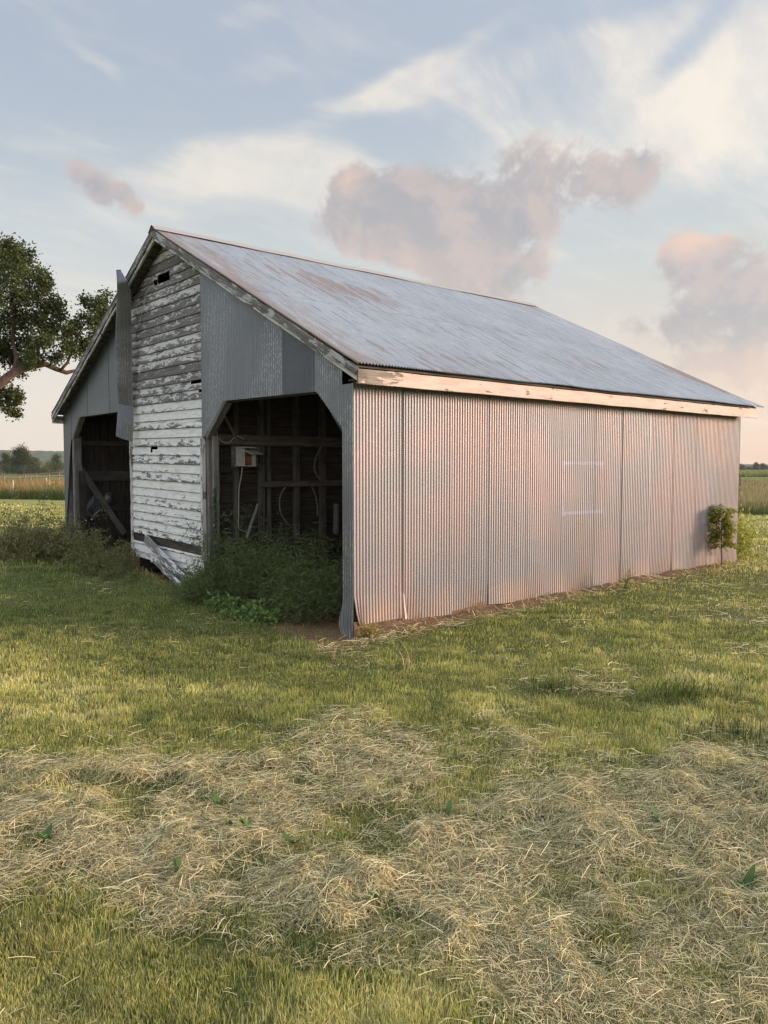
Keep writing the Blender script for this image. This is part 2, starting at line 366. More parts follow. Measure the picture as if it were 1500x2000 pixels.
def m_wood(name, dark, light, seed=0.0, grain=1.0, paint=None, endbare=False):
    """weathered timber; uv.x runs along the grain. paint=(colour, amount)"""
    m, g, b = mat(name); u = uv_co(g); v = g.vm('ADD', g.vm('MULTIPLY', u, (2.2, 38 * grain, 1)), (seed, seed, seed))
    n = g.noise(v, 1.0, 6, .65, .4); n2 = g.noise(u, 3.0, 4, .6); n3 = g.noise(g.vm('MULTIPLY', u, (6, 150, 1)), 1, 3, .6)
    c = g.mix(g.ss(n, .3, .7), dark, light); c = g.mix(g.m('MULTIPLY', g.ss(n2, .45, .7), .45), c, tuple(v * .5 for v in dark))
    c = g.mix(g.m('MULTIPLY', g.ss(n3, .58, .66), .6), c, tuple(v * .35 for v in dark))
    h = n
    if paint:
        pc, am = paint
        q = g.noise(g.vm('MULTIPLY', u, (2.5, 9, 1)), 1.4, 7, .68, .6)
        if endbare: q = g.m('SUBTRACT', q, g.m('MULTIPLY', g.ss(g.sep(obj_co(g))[0], .75, -.1), .22))
        pm = g.ss(g.m('ADD', q, g.m('MULTIPLY', n, .12)), .62 - am * .3, .635 - am * .3)
        dirt = g.noise(g.vm('MULTIPLY', u, (3, 14, 1)), 1.0, 5, .6)
        pcol = g.mix(g.ss(dirt, .4, .8), pc, tuple(v * .72 for v in pc)); c = g.mix(pm, c, pcol)
        h = g.m('ADD', g.m('MULTIPLY', n, .5), g.m('MULTIPLY', pm, .7))
    g.put(b.inputs['Base Color'], c); b.inputs['Roughness'].default_value = .85; b.inputs['Specular IOR Level'].default_value = .2
    g.put(b.inputs['Normal'], g.bump(h, .7, .004)); return m

def m_siding():
    """lapped boards: uv.x metres along, uv.y = board number + height within the board"""
    m, g, b = mat('peeling_white_siding'); u, v, _ = g.sep(uv_co(g))
    idn = g.m('FLOOR', v); fr = g.m('FRACT', v)
    wn = g.node('ShaderNodeTexWhiteNoise', noise_dimensions='1D'); g.put(wn.inputs['W'], idn); rnd = wn.outputs['Value']
    P = g.comb(u, g.m('ADD', g.m('MULTIPLY', fr, .127), g.m('MULTIPLY', idn, 3.77)), 0.0)
    grain = g.noise(g.vm('MULTIPLY', P, (2.5, 60, 1)), 1.0, 6, .65, .5); crack = g.noise(g.vm('MULTIPLY', P, (5, 190, 1)), 1.0, 3, .5)
    wood = g.mix(g.ss(grain, .3, .72), (.10, .096, .092), (.225, .217, .208))
    wood = g.mix(g.m('MULTIPLY', rnd, .35), wood, (.075, .07, .07))
    wood = g.mix(g.ss(crack, .60, .68), wood, (.04, .036, .034))
    blot = g.noise(g.vm('MULTIPLY', P, (2.6, 11, 1)), 1.5, 9, .70, .7)
    flake = g.noise(g.vm('MULTIPLY', P, (22, 42, 1)), 1.0, 5, .7, .4)
    edge = g.m('MULTIPLY', g.m('POWER', g.m('SUBTRACT', 1.0, fr), 3.5), .11)
    upper = g.ss(g.m('ADD', idn, g.m('MULTIPLY', rnd, 1.5)), 20.5, 23)                               # the boards above this have lost most of their paint
    thr = g.m('ADD', g.m('ADD', .385, g.m('MULTIPLY', upper, .135)), g.m('ADD', edge, g.m('MULTIPLY', g.m('SUBTRACT', rnd, .5), .17)))
    thr = g.m('SUBTRACT', thr, g.m('MULTIPLY', g.ss(fr, .55, .95), g.m('MULTIPLY', upper, .02)))
    q = g.m('ADD', g.m('MULTIPLY', blot, .8), g.m('MULTIPLY', flake, .2))
    pm = g.ss(q, thr, g.m('ADD', thr, .012))
    thin = g.m('MULTIPLY', g.ss(q, g.m('SUBTRACT', thr, .07), thr), g.m('MULTIPLY', g.ss(flake, .48, .58), .45))
    pn = g.noise(g.vm('MULTIPLY', P, (4, 30, 1)), 1.0, 5, .6)
    paint = g.mix(g.ss(pn, .35, .75), (.74, .74, .71), (.55, .55, .525)); paint = g.mix(g.m('MULTIPLY', upper, .5), paint, (.42, .415, .40))
    paint = g.mix(g.m('MULTIPLY', g.ss(crack, .60, .66), .5), paint, (.2, .19, .18))
    c = g.mix(g.m('MAXIMUM', g.m('MULTIPLY', pm, .96), thin), wood, paint)
    c = g.mix(g.m('MULTIPLY', g.ss(fr, .075, .03), .85), c, (.028, .026, .024))          # lap shadow painted as a dark line at each board's lower edge
    x, y, z = g.sep(obj_co(g))
    moss = g.m('MULTIPLY', g.ss(z, .15, -.15), g.ss(g.noise(obj_co(g), 7, 4, .6), .5, .7)); c = g.mix(g.m('MULTIPLY', moss, .5), c, (.10, .09, .05))
    g.put(b.inputs['Base Color'], c); b.inputs['Roughness'].default_value = .8; b.inputs['Specular IOR Level'].default_value = .25
    g.put(b.inputs['Normal'], g.bump(g.m('ADD', g.m('MULTIPLY', grain, .5), g.m('MULTIPLY', pm, .8)), .6, .004)); return m

def m_metal(name, base, tint2, metallic=.5, rough=.45, axis='X', rust=None, spangle=.25, edge_rust=False, mark=False, foot=False, seams=None, xseams=False, streaks=False, ribs=None, flakes=.8):
    """galvanised sheet. axis: which local axis runs across the sheets"""
    m, g, b = mat(name); o = obj_co(g); x, y, z = g.sep(o); a = x if axis == 'X' else y
    cell = g.m('FLOOR', g.m('DIVIDE', a, .616)); wn = g.node('ShaderNodeTexWhiteNoise', noise_dimensions='1D'); g.put(wn.inputs['W'], cell); rnd = wn.outputs['Value']
    n = g.noise(o, .9, 5, .6, .3); n2 = g.noise(o, 5, 5, .65); n3 = g.noise(o, 70, 3, .6)
    st = g.noise(g.vm('MULTIPLY', o, (9, 9, .5)), 1.2, 5, .65)
    c = g.mix(g.ss(n, .36, .62), base, tint2)
    c = g.mix(g.m('MULTIPLY', g.m('ADD', g.ss(n3, .42, .62), g.ss(st, .4, .7)), spangle), c, tuple(v * .55 for v in base))
    c = g.mix(g.m('MULTIPLY', rnd, .22), c, tuple(v * .6 for v in base))
    c = g.mix(g.m('MULTIPLY', g.ss(n2, .55, .8), .3), c, tuple(min(1, v * 1.35) for v in base))
    if streaks:
        s1 = g.noise(g.vm('MULTIPLY', o, (26, .9, .9)), 1.0, 6, .7); s2 = g.noise(g.vm('MULTIPLY', o, (60, 2.2, 2.2)), 1.0, 4, .6)
        c = g.mix(g.m('MULTIPLY', g.ss(s1, .53, .66), .65), c, (.20, .175, .155)); c = g.mix(g.m('MULTIPLY', g.ss(s2, .54, .68), .45), c, (.13, .12, .115))
    rm = 0.0
    if rust:
        rv = g.vm('MULTIPLY', o, rust['stretch']); r1 = g.noise(rv, rust.get('scale', 1.0), 7, .66, .25); r2 = g.noise(o, .42, 2, .5)
        rm = g.ss(g.m('ADD', r1, g.m('MULTIPLY', g.m('SUBTRACT', r2, .5), .95)), rust['t'], rust['t'] + .09)
        if edge_rust: rm = g.m('MAXIMUM', rm, g.m('MULTIPLY', g.ss(x, .55, -.1), g.ss(r1, .38, .56))); rm = g.m('MAXIMUM', rm, g.m('MULTIPLY', g.ss(x, -.02, -.12), g.ss(r1, .30, .42)))
        rc = g.mix(n3, (.19, .115, .075), (.36, .26, .19)); rm = g.m('MULTIPLY', rm, rust.get('k', .75)); c = g.mix(rm, c, rc)
    if foot:
        fr = g.m('MULTIPLY', g.ss(g.m('ADD', z, g.m('MULTIPLY', g.m('SUBTRACT', st, .5), .5)), .38, .02), g.ss(g.m('ADD', n2, g.m('MULTIPLY', st, .5)), .5, .9))
        c = g.mix(g.m('MULTIPLY', fr, .42), c, (.36, .22, .12))
        nails = g.vor(g.vm('MULTIPLY', o, (3.3, 0, 1.5)), 1.0); c = g.mix(g.m('MULTIPLY', g.ss(nails, .05, .02), .5), c, (.12, .09, .08))
    if mark:                                                   # faint chalk rectangle drawn on the sheets
        mk = None; (x0, z0), (x1, z1) = mark; wob = g.m('MULTIPLY', g.m('SUBTRACT', g.noise(o, 3, 2, .5), .5), .03)
        for (aa, cc, lo_, hi_, bb) in ((x, x0, z0, z1, z), (x, x1, z0, z1, z), (z, z0, x0, x1, x), (z, z1, x0, x1, x)):
            s1 = g.ss(g.m('ABSOLUTE', g.m('ADD', g.m('SUBTRACT', aa, cc), wob)), .028, .012)
            s2 = g.m('MULTIPLY', g.m('GREATER_THAN', bb, lo_ - .03), g.m('LESS_THAN', bb, hi_ + .03)); q = g.m('MULTIPLY', s1, s2)
            mk = q if mk is None else g.m('MAXIMUM', mk, q)
        c = g.mix(g.m('MULTIPLY', g.m('MULTIPLY', mk, g.ss(n2, .3, .6)), .38), c, (.36, .38, .60))
    if ribs:                                                     # darker band along each rib, scattered bright flecks between
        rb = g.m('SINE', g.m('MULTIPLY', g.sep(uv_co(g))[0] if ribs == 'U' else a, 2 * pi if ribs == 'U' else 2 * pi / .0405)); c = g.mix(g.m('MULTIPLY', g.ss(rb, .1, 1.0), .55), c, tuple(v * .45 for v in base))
        fl = g.noise(g.vm('MULTIPLY', o, (60, 60, 22)), 1.0, 3, .7); reg = g.m('MULTIPLY', g.ss(g.noise(o, 1.1, 3, .5), .36, .58), g.ss(rb, .1, -.5))
        c = g.mix(g.m('MULTIPLY', g.m('MULTIPLY', g.ss(fl, .46, .60), reg), flakes), c, (.44, .46, .48))
    if xseams:
        dm = None
        for e_ in SEAMS:
            q = g.m('ABSOLUTE', g.m('SUBTRACT', x, e_)); dm = q if dm is None else g.m('MINIMUM', dm, q)
        c = g.mix(g.m('MULTIPLY', g.ss(dm, .018, .006), .3), c, (.10, .10, .11))
    if seams:
        sm = g.m('ABSOLUTE', g.m('SUBTRACT', g.m('FRACT', g.m('DIVIDE', g.m('ADD', a, seams), .616)), .5))
        c = g.mix(g.m('MULTIPLY', g.ss(sm, .488, .496), .55), c, tuple(v * .3 for v in base))
    g.put(b.inputs['Base Color'], c); b.inputs['Metallic'].default_value = metallic
    if not isinstance(rm, float): g.put(b.inputs['Metallic'], g.m('MULTIPLY', g.m('SUBTRACT', 1.0, rm), metallic))
    g.put(b.inputs['Roughness'], g.m('ADD', rough, g.m('MULTIPLY', g.m('SUBTRACT', n3, .5), .35)))
    g.put(b.inputs['Normal'], g.bump(g.m('ADD', g.m('MULTIPLY', n3, .6), g.m('MULTIPLY', n2, .8)), .35, .006)); return m
def m_plain(name, c, rough=.6, metallic=0.0, var=.25):
    m, g, b = mat(name); n = g.noise(obj_co(g), 14, 5, .6); g.put(b.inputs['Base Color'], g.mix(g.m('MULTIPLY', g.ss(n, .35, .7), var * 2), c, tuple(v * .5 for v in c)))
    b.inputs['Roughness'].default_value = rough; b.inputs['Metallic'].default_value = metallic; return m
def m_bark():
    m, g, b = mat('bark'); o = obj_co(g); n = g.noise(g.vm('MULTIPLY', o, (1, 1, .35)), 9, 6, .65, .5)
    g.put(b.inputs['Base Color'], g.mix(g.ss(n, .3, .7), (.07, .045, .036), (.17, .11, .085))); b.inputs['Roughness'].default_value = .9
    g.put(b.inputs['Normal'], g.bump(n, .8, .05)); return m

SEAMS = [float(on(p, 980, 1, 0.0)[0]) for p in (787, 878, 954, 1028, 1096, 1158, 1213, 1265, 1313, 1358, 1400)]
MK0 = on(1099, 1003, 1, 0.0); MK1 = on(1176, 905, 1, 0.0)
M = dict(
    ground=m_ground(), grass=m_leaf('grass_blades', .35), hay=m_leaf('dry_hay', .25, .75), leaf=m_leaf('foliage', .3), weed=m_leaf('weed_leaves', .3),
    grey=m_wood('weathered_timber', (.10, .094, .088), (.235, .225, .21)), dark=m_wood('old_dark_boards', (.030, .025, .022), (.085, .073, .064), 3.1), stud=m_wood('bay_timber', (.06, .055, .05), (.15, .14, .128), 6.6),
    barewhite=m_wood('flaking_painted_timber', (.11, .10, .09), (.24, .22, .20), 5.5, paint=((.55, .55, .52), .35)),
    fascia=m_wood('painted_fascia', (.15, .13, .11), (.30, .27, .23), 8.2, paint=((.58, .455, .40), .66), endbare=True), rake=m_wood('weathered_rake_timber', (.10, .095, .088), (.22, .21, .195), 4.4, paint=((.40, .40, .385), .12)),
    plank=m_wood('fallen_plank_timber', (.12, .115, .11), (.27, .26, .25), 1.9, paint=((.6, .6, .58), .10)),
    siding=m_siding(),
    gabledark=m_metal('dull_gable_sheet', (.075, .09, .105), (.065, .078, .092), .40, .38, 'Y', spangle=.2, ribs='Y', flakes=.05),
    flatmetal=m_metal('smooth_gable_sheet', (.135, .16, .178), (.115, .135, .15), .40, .45, 'Y', spangle=.18),
    loosemetal=m_metal('loose_sheet', (.19, .20, .205), (.15, .16, .168), .5, .40, 'Y', spangle=.25, ribs='U', flakes=.3),
    wallmetal=m_metal('corrugated_wall_sheet', (.292, .243, .244), (.218, .232, .255), .35, .45, 'X', foot=True, xseams=True, mark=((MK0[0], MK0[2]), (MK1[0], MK1[2])), spangle=.20, rust=dict(stretch=(7, 7, .6), t=.66, k=.35)),
    gablemetal=m_metal('corrugated_gable_sheet', (.18, .20, .22), (.15, .17, .19), .55, .36, 'Y', spangle=.30, ribs='Y'),
    roofmetal=m_metal('corrugated_roof_sheet', (.455, .455, .435), (.39, .39, .385), .18, .5, 'X', rust=dict(stretch=(8.0, .75, .75), t=.565, k=.8), edge_rust=True, spangle=.25, streaks=True),
    bark=m_bark(), black=m_plain('black_rubber', (.03, .03, .03), .5), cream=m_plain('cream_cable_sheath', (.42, .40, .34), .6), boxgrey=m_plain('painted_box_steel', (.5, .52, .5), .5, .2),
    rustred=m_plain('rusty_red_panel', (.26, .09, .05), .8), dirt=m_plain('packed_earth', (.15, .095, .055), .95, 0, .45), stone=m_plain('foundation_stone', (.16, .15, .13), .9), rail=m_plain('fence_rail', (.30, .19, .15), .7),
    sack=m_plain('grey_plastic_sack', (.10, .115, .115), .45), white=m_plain('white_print', (.6, .6, .58), .6, 0, .1), plastic=m_plain('white_plastic', (.75, .72, .66), .5, 0, .1),
)

# ------------------------------------------------------------------ ground sheet
def build_ground():
    n = 620; t = np.linspace(-1, 1, n); k = 8.6
    ax = np.sinh(k * t) / np.sinh(k) * 3200
    # keep fine spacing near the camera, coarse far out
    gx, gy = np.meshgrid(ax, ax + 4.0, indexing='ij'); gz = ground_h(gx, gy)
    X, Y = to_local(gx, gy)
    dwall = np.abs(Y + .06); soil = np.exp(-(dwall / .16) ** 2) * (X > -.35) * (X < 8.3)
    ins = ((X > -.15) & (X < LEN) & (Y > 0) & (Y < WID)) * 1.0
    lip = np.exp(-((X + .25) / .28) ** 2) * ((Y > -.3) & (Y < 1.2)) * .8
    cols = np.stack([np.clip(soil + ins + lip, 0, 1), hay_mask(gx, gy) * (gy < 40), np.zeros_like(gx)], -1).reshape(-1, 3)
    V = np.stack([gx, gy, gz], -1).reshape(-1, 3); i = np.arange(n * n).reshape(n, n)
    Q = np.stack([i[:-1, :-1], i[1:, :-1], i[1:, 1:], i[:-1, 1:]], -1).reshape(-1, 4)
    o = link('ground', fast_mesh('ground', V, Q, cols=cols, smooth=True), M['ground']); tag(o, kind='structure')
build_ground()

# ------------------------------------------------------------------ barn
barn = empty('barn', tuple(BO), BARN_ROT)
tag(barn, 'old gabled barn with corrugated metal roof and walls, peeling white boards between two open bays', 'barn')
def L(x, y, z): return (float(x), float(y), float(z))
PER = .0405
def corr(a, amp=.0065): return amp * np.sin(2 * pi * np.asarray(a) / PER)
EAVE_Y, EAVE_Z, RIDGE_Z, LE_Y, LE_Z = -.22, 2.59, 4.955, 9.45, 2.64
OX1 = 8.20
def side_pt(side, t):
    """(Y, Z) of the roof plane, t from eave to ridge"""
    y0, z0 = (LE_Y, LE_Z) if side else (EAVE_Y, EAVE_Z); return y0 + (RY - y0) * t, z0 + (RIDGE_Z - z0) * t
def roof_z(Y):
    Y = np.asarray(Y, float); return np.where(Y < RY, EAVE_Z + (RIDGE_Z - EAVE_Z) * (Y - EAVE_Y) / (RY - EAVE_Y), LE_Z + (RIDGE_Z - LE_Z) * (LE_Y - Y) / (LE_Y - RY))
def near_x(Y): return np.interp(Y, [EAVE_Y, RY, LE_Y], [-.125, -.225, -.21])       # the old roof overhangs more towards the ridge
def far_x(Y): return np.interp(Y, [EAVE_Y, RY, LE_Y], [8.20, 7.97, 8.15])

# long right-hand wall: lapped corrugated sheets
def long_wall():
    WB = on(693, 1225, 1, 0.0)[2]
    vs, qs, base = [], [], 0; step = PER / 8
    edges = [0.0] + [on(p, 980, 1, 0.0)[0] for p in (787, 878, 954, 1028, 1096, 1158, 1213, 1265, 1313, 1358, 1400)] + [LEN]
    for k in range(len(edges) - 1):
        x0, x1 = edges[k], edges[k + 1] + (.035 if k < len(edges) - 2 else 0)
        xs = np.arange(x0, x1 + 1e-6, step); zs = np.array([WB, .12, .3, .6, 1.2, 1.8, 2.1, 2.48])
        gx, gz = np.meshgrid(xs, zs, indexing='ij')
        out = (.003 if k % 2 else 0.0) + random.uniform(0, .002) + .004 * (k % 3 == 1)
        gy = -out - corr(gx, .0052) + .006 * (vn(gx, gz, .9, 3.0) - .5)
        lift = np.exp(-((gz - WB) / .16) ** 2)
        if k == 0: gy = gy - lift * .05 * np.exp(-((gx - .68) / .05) ** 2) + 0; gx = gx + lift * .07 * np.exp(-(gx / .08) ** 2); 
        gy = gy - lift * .012 * np.sin(gx * 5.0 + k)
        zb = gz + (gz < WB + .01) * (-.018 * (k == 1) + .01 * np.sin(gx * 3 + k) + .012 * vn(gx, gz * 0, 4.0))
        n, mm = gx.shape; V = np.stack([gx, gy, zb], -1).reshape(-1, 3); i = np.arange(n * mm).reshape(n, mm) + base
        vs.append(V); qs.append(np.stack([i[:-1, :-1], i[1:, :-1], i[1:, 1:], i[:-1, 1:]], -1).reshape(-1, 4)); base += n * mm
    link('metal_wall', fast_mesh('metal_wall', np.concatenate(vs), np.concatenate(qs), smooth=True), M['wallmetal'], barn)
    w = MB(); w.bar(L(0, .06, WB - .06), L(LEN, .06, WB - .06), .1, .22, n=60, jit=.008); w.build('earth_sill', M['dirt'], barn)
long_wall()

# roof
def roof_sheet(side, parent):
    vs, qs, base = [], [], 0; step = PER / 8
    for row, (s0, s1) in enumerate(((0.0, .47), (.455, 1.0))):                # lower and upper courses, upper laps over lower
        xs = np.arange(-.32, OX1, step); ts = np.linspace(s0, s1, 9)
        gx, gt = np.meshgrid(xs, ts, indexing='ij'); Y, Z = side_pt(side, gt); sg = 1 if side else -1
        lift = .014 + row * .004 + corr(gx, .0095) + .008 * vn(gx, Y, 1.1) + .014 * np.exp(-(gt / .03) ** 2) * vn(gx, gx * 0, 2.6)
        if row == 0: Y = Y + sg * (.03 * (1 - gt / s1) + np.exp(-(gt / .02) ** 2) * .02 * vn(gx, gx * 0, 1.7, 5.0))
        gx2 = np.clip(gx, near_x(Y), far_x(Y)); gx2 = gx2 + (gx > OX1 - .25) * np.exp(-(gt / .05) ** 2) * .10 * (row == 0) * (side == 0)
        V = np.stack([gx2, Y, Z + lift], -1); n, mm = gx.shape; i = np.arange(n * mm).reshape(n, mm) + base
        vs.append(V.reshape(-1, 3)); qs.append(np.stack([i[:-1, :-1], i[1:, :-1], i[1:, 1:], i[:-1, 1:]], -1).reshape(-1, 4)); base += n * mm
    return link('roof', fast_mesh('roof', np.concatenate(vs), np.concatenate(qs), smooth=True), M['roofmetal'], parent)
rf = roof_sheet(0, barn); rf2 = roof_sheet(1, barn)
rc = MB()
P = np.array([[[x, RY + dy_, RIDGE_Z + dz_] for dy_, dz_ in ((-.13, -.035), (-.06, .015), (-.02, .044), (0, .052), (.02, .044), (.06, .015), (.13, -.035))] for x in np.linspace(-.24, 7.98, 60)])
P[:, :, 2] += .014 * vn(P[:, :, 0], P[:, :, 0] * 0, 2.0) + .004
rc.quad_grid(P); rc.build('ridge_cap', M['barewhite'], rf, smooth=True)
# decking boards under the sheets, their ends seen below the overhangs
for side in (0, 1):
    n = 22
    for k in range(n):
        t = (k + .45) / n; Y, Z = side_pt(side, t); Z -= .016; sl_ = (RIDGE_Z - LE_Z) / (RY - LE_Y) if side else (RIDGE_Z - EAVE_Z) / (RY - EAVE_Y)
        b_ = MB(); b_.bar(L(near_x(Y) + .015, Y, Z), L(far_x(Y) - .04, Y, Z), .13, .022, up=(0, -sl_, 1)); b_.build('deck_board', M['grey'], barn)
# rafters
for k, X in enumerate(np.linspace(.35, LEN - .1, 12)):
    for side in (0, 1):
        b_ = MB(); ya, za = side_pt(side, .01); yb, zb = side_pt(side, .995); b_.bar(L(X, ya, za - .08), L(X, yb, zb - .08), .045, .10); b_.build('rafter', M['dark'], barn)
# rake boards
for side in (0, 1):
    for k, (ox, h, dn, mt, w) in enumerate(((.008, .085, .05, 'rake', .025), (.032, .05, .115, 'barewhite', .03))):
        b_ = MB(); ya, za = side_pt(side, 0.0); yb, zb = side_pt(side, 1.0)
        b_.bar(L(near_x(ya) + ox, ya, za - dn), L(near_x(yb) + ox, yb, zb - dn), w, h, n=10, jit=.003); b_.build('rake_board' if k == 0 else 'rake_trim', M[mt], barn)
# fascias
b_ = MB(); b_.bar(L(near_x(EAVE_Y) + .012, EAVE_Y, EAVE_Z - .095), L(OX1 - .06, EAVE_Y, EAVE_Z - .095), .025, .145, n=30, jit=.0025); b_.build('fascia_board', M['fascia'], barn)
b_ = MB(); b_.bar(L(near_x(LE_Y) + .012, LE_Y, LE_Z - .095), L(OX1 - .06, LE_Y, LE_Z - .095), .025, .145, n=20, jit=.002); b_.build('fascia_board', M['barewhite'], barn)
b_ = MB(); b_.bar(L(-.08, -.12, EAVE_Z - .12), L(LEN, -.12, EAVE_Z - .12), .17, .02); b_.build('soffit_board', M['dark'], barn)
b_ = MB(); b_.bar(L(-.19, LE_Y - .04, LE_Z - .16), L(LEN, LE_Y - .04, LE_Z - .16), .07, .02); b_.build('soffit_board', M['barewhite'], barn)

# gable cladding around the two bays
WR, WL = on(397, 800, 0, 0.0)[1], on(259, 800, 0, 0.0)[1]
def yz(px, py, x=0.0): p = on(px, py, 0, x); return float(p[1]), float(p[2])
def clad(y0, y1, lower, name='metal_cladding', off=-.014, top_in=.02, base_amp=.008, x_mod=None, ph=0.0, m='gablemetal'):
    """corrugated sheet between y0..y1; 'lower' = list of (y, z) giving the bottom edge"""
    ly = np.array([p[0] for p in lower]); lz = np.array([p[1] for p in lower]); o_ = np.argsort(ly, kind='stable')
    ys = np.unique(np.concatenate([np.arange(y0, y1, PER / 8), ly[(ly >= y0) & (ly <= y1)], [y1]]))
    zl = np.interp(ys, ly[o_], lz[o_]); zt = roof_z(ys) - top_in; ts = np.linspace(0, 1, 12)
    gz = zl[:, None] * (1 - ts) + zt[:, None] * ts; gy = np.repeat(ys[:, None], 12, 1)
    gx = off - corr(gy + ph, base_amp) + .006 * (vn(gy, gz, 1.3, 2.0) - .5)
    if x_mod is not None: gx = gx + x_mod(gy, gz)
    V = np.stack([gx, gy, gz], -1).reshape(-1, 3); i = np.arange(len(V)).reshape(gx.shape)
    Q = np.stack([i[:-1, :-1], i[:-1, 1:], i[1:, 1:], i[1:, :-1]], -1).reshape(-1, 4)
    return link(name, fast_mesh(name, V, Q, smooth=True), M[m], barn)
A = [yz(397, 857), yz(404, 852), yz(440, 783), yz(620, 765), yz(672, 838), yz(672, 1238)]
J0 = A[5][0]
YP0, YP1 = yz(553, 700)[0], yz(613, 700)[0]
low_r = [(A[4][0] + .002, A[4][1]), A[3], A[2], A[1], A[0]]
clad(J0, YP1 + .02, low_r)                                             # right sheets
clad(YP1 - .02, YP0, low_r, off=-.018, base_amp=.0045, ph=.01, m='gabledark')          # duller middle sheet
clad(YP0 - .02, WR, low_r, off=-.020)
def jamb():
    ys = np.arange(-.012, J0 + 1e-4, PER / 8); ys = np.append(ys, J0); zs = np.concatenate([np.linspace(-.17, .35, 14), np.linspace(.5, 2.2, 8), [2.45]])
    gy, gz = np.meshgrid(ys, zs, indexing='ij'); f = gy / J0; low = sstep(-gz, -.30, .10)
    gy2 = gy + f * low * .035 * np.sin(np.clip((.3 - gz) / .47, 0, 1) * pi) - f * sstep(-gz, -.02, .17) * .045
    gx = -.014 - corr(gy, .006) - low * .03 * np.sin(np.clip((.35 - gz) / .5, 0, 1) * pi * .9) * (.4 + f)
    gzz = np.minimum(gz, roof_z(gy) - .02)
    V = np.stack([gx, gy2, gzz], -1).reshape(-1, 3); i = np.arange(len(V)).reshape(gx.shape)
    Q = np.stack([i[:-1, :-1], i[:-1, 1:], i[1:, 1:], i[1:, :-1]], -1).reshape(-1, 4)
    link('corner_sheet', fast_mesh('corner_sheet', V, Q, smooth=True), M['gablemetal'], barn)
jamb()
B_ = [yz(262, 800), yz(228, 805), yz(155, 815), yz(141, 858), yz(138, 900), yz(123, 1008), yz(127, 1025)]
lowl = [(WL, B_[1][1] + .0), B_[1], B_[2], B_[3]]
YL = [WL, yz(213, 700)[0], yz(193, 700)[0], yz(172, 760)[0], yz(152, 800)[0]]
yprev = WL
for k, ye in enumerate(YL[1:] + [B_[3][0]]):
    clad(yprev + .006, ye, lowl, off=-.012 - .003 * (k % 2), base_amp=.0008, ph=k * .01, m='flatmetal'); yprev = ye
low2 = [B_[3], (B_[4][0], B_[4][1]), (WID - .02, B_[5][1]), (WID, B_[5][1])]
clad(B_[3][0] - .01, WID, [(B_[3][0], B_[3][1]), (B_[4][0], B_[4][1]), (WID - .04, .35), (WID, .1)], off=-.018, base_amp=.0015, m='flatmetal')

# white lapped siding between the bays
ZB0 = yz(259, 1046)[1]
def siding():
    vs, qs, uvs = [], [], []; base = 0; bw = .1266; z_bot = -.66 + .01
    zref = on(395, 872, 0, 0.0)[2]; k0 = math.ceil((zref + .13) / bw)
    holes = []
    def hole(px0, py0, px1, py1):
        a, b = yz(px0, py0), yz(px1, py1); holes.append((min(a[0], b[0]), max(a[0], b[0]), min(a[1], b[1]), max(a[1], b[1])))
    hole(296, 873, 309, 880); hole(303, 548, 309, 556); hole(310, 541, 334, 546); hole(375, 745, 399, 749); hole(390, 763, 398, 766); hole(289, 968, 309, 971)
    nb = 0; ys = np.linspace(WR, WL, 150); k = 0
    while True:
        zb = zref - k0 * bw + k * bw; tilt = .045 * (ys - WR) / (WL - WR)
        z0 = zb + tilt + .004 * (vn(ys, ys * 0 + k * 3.1, .8) - .5)
        if z0.min() > RIDGE_Z: break
        fr = np.array([0.0, .015, .045, .3, .65, 1.0]); ytop = roof_z(ys) - .10
        gz = z0[:, None] + fr[None] * (bw + .008); gz = np.minimum(gz, ytop[:, None])
        gx = -.024 + .013 * fr[None] + 0 * gz + .0015 * (random.random() - .5) + .004 * (vn(ys, ys * 0 + k * 7.7, 1.5)[:, None] - .5)
        gx[:, 0] = -.010
        gy = np.repeat(ys[:, None], len(fr), 1)
        V = np.stack([gx, gy, gz], -1).reshape(-1, 3); UV = np.stack([gy, k + np.clip(np.repeat(fr[None], len(ys), 0), .02, .98)], -1).reshape(-1, 2)
        i = np.arange(len(V)).reshape(gx.shape)
        for a in range(len(ys) - 1):
            yc = (ys[a] + ys[a + 1]) / 2
            if zb < .12 and yc > WL - .02: continue
            for b in range(len(fr) - 1):
                zc = (gz[a, b] + gz[a, b + 1]) / 2
                if gz[a, b + 1] - gz[a, b] < 1e-4: continue
                if any(h[0] <= yc <= h[1] and h[2] - .004 <= zc <= h[3] + .004 for h in holes): continue
                if 0 <= k - 6 + 0 < 1 and False: continue
                qs.append([base + i[a, b], base + i[a, b + 1], base + i[a + 1, b + 1], base + i[a + 1, b]])
        vs.append(V); uvs.append(UV); base += len(V); k += 1
        if k > 60: break
    return vs, qs, uvs, k0
vs, qs, uvs, K0 = siding()
# keep only the boards above the rotten bottom band here; the lowest ones are added below
Vall = np.concatenate(vs); Q = np.array(qs); UVall = np.concatenate(uvs)
ZLINE = lambda y: np.interp(y, [WR, WL], [yz(395, 1068)[1], yz(262, 1040)[1]])
c_z = Vall[Q][:, :, 2].mean(1); c_y = Vall[Q][:, :, 1].mean(1)
ZL2 = lambda y: np.interp(y, [WR, WL], [yz(395, 1084)[1], yz(262, 1052)[1]])
ZL3 = lambda y: np.interp(y, [WR, WR + .25, WL], [yz(385, 1138)[1], yz(370, 1132)[1], yz(262, 1078)[1] - .02])
keep = (c_z > ZLINE(c_y)) | ((c_z < ZL2(c_y)) & (c_z > ZL3(c_y)))
link('white_siding', fast_mesh('white_siding', Vall, Q[keep], uv=UVall), M['siding'], barn)
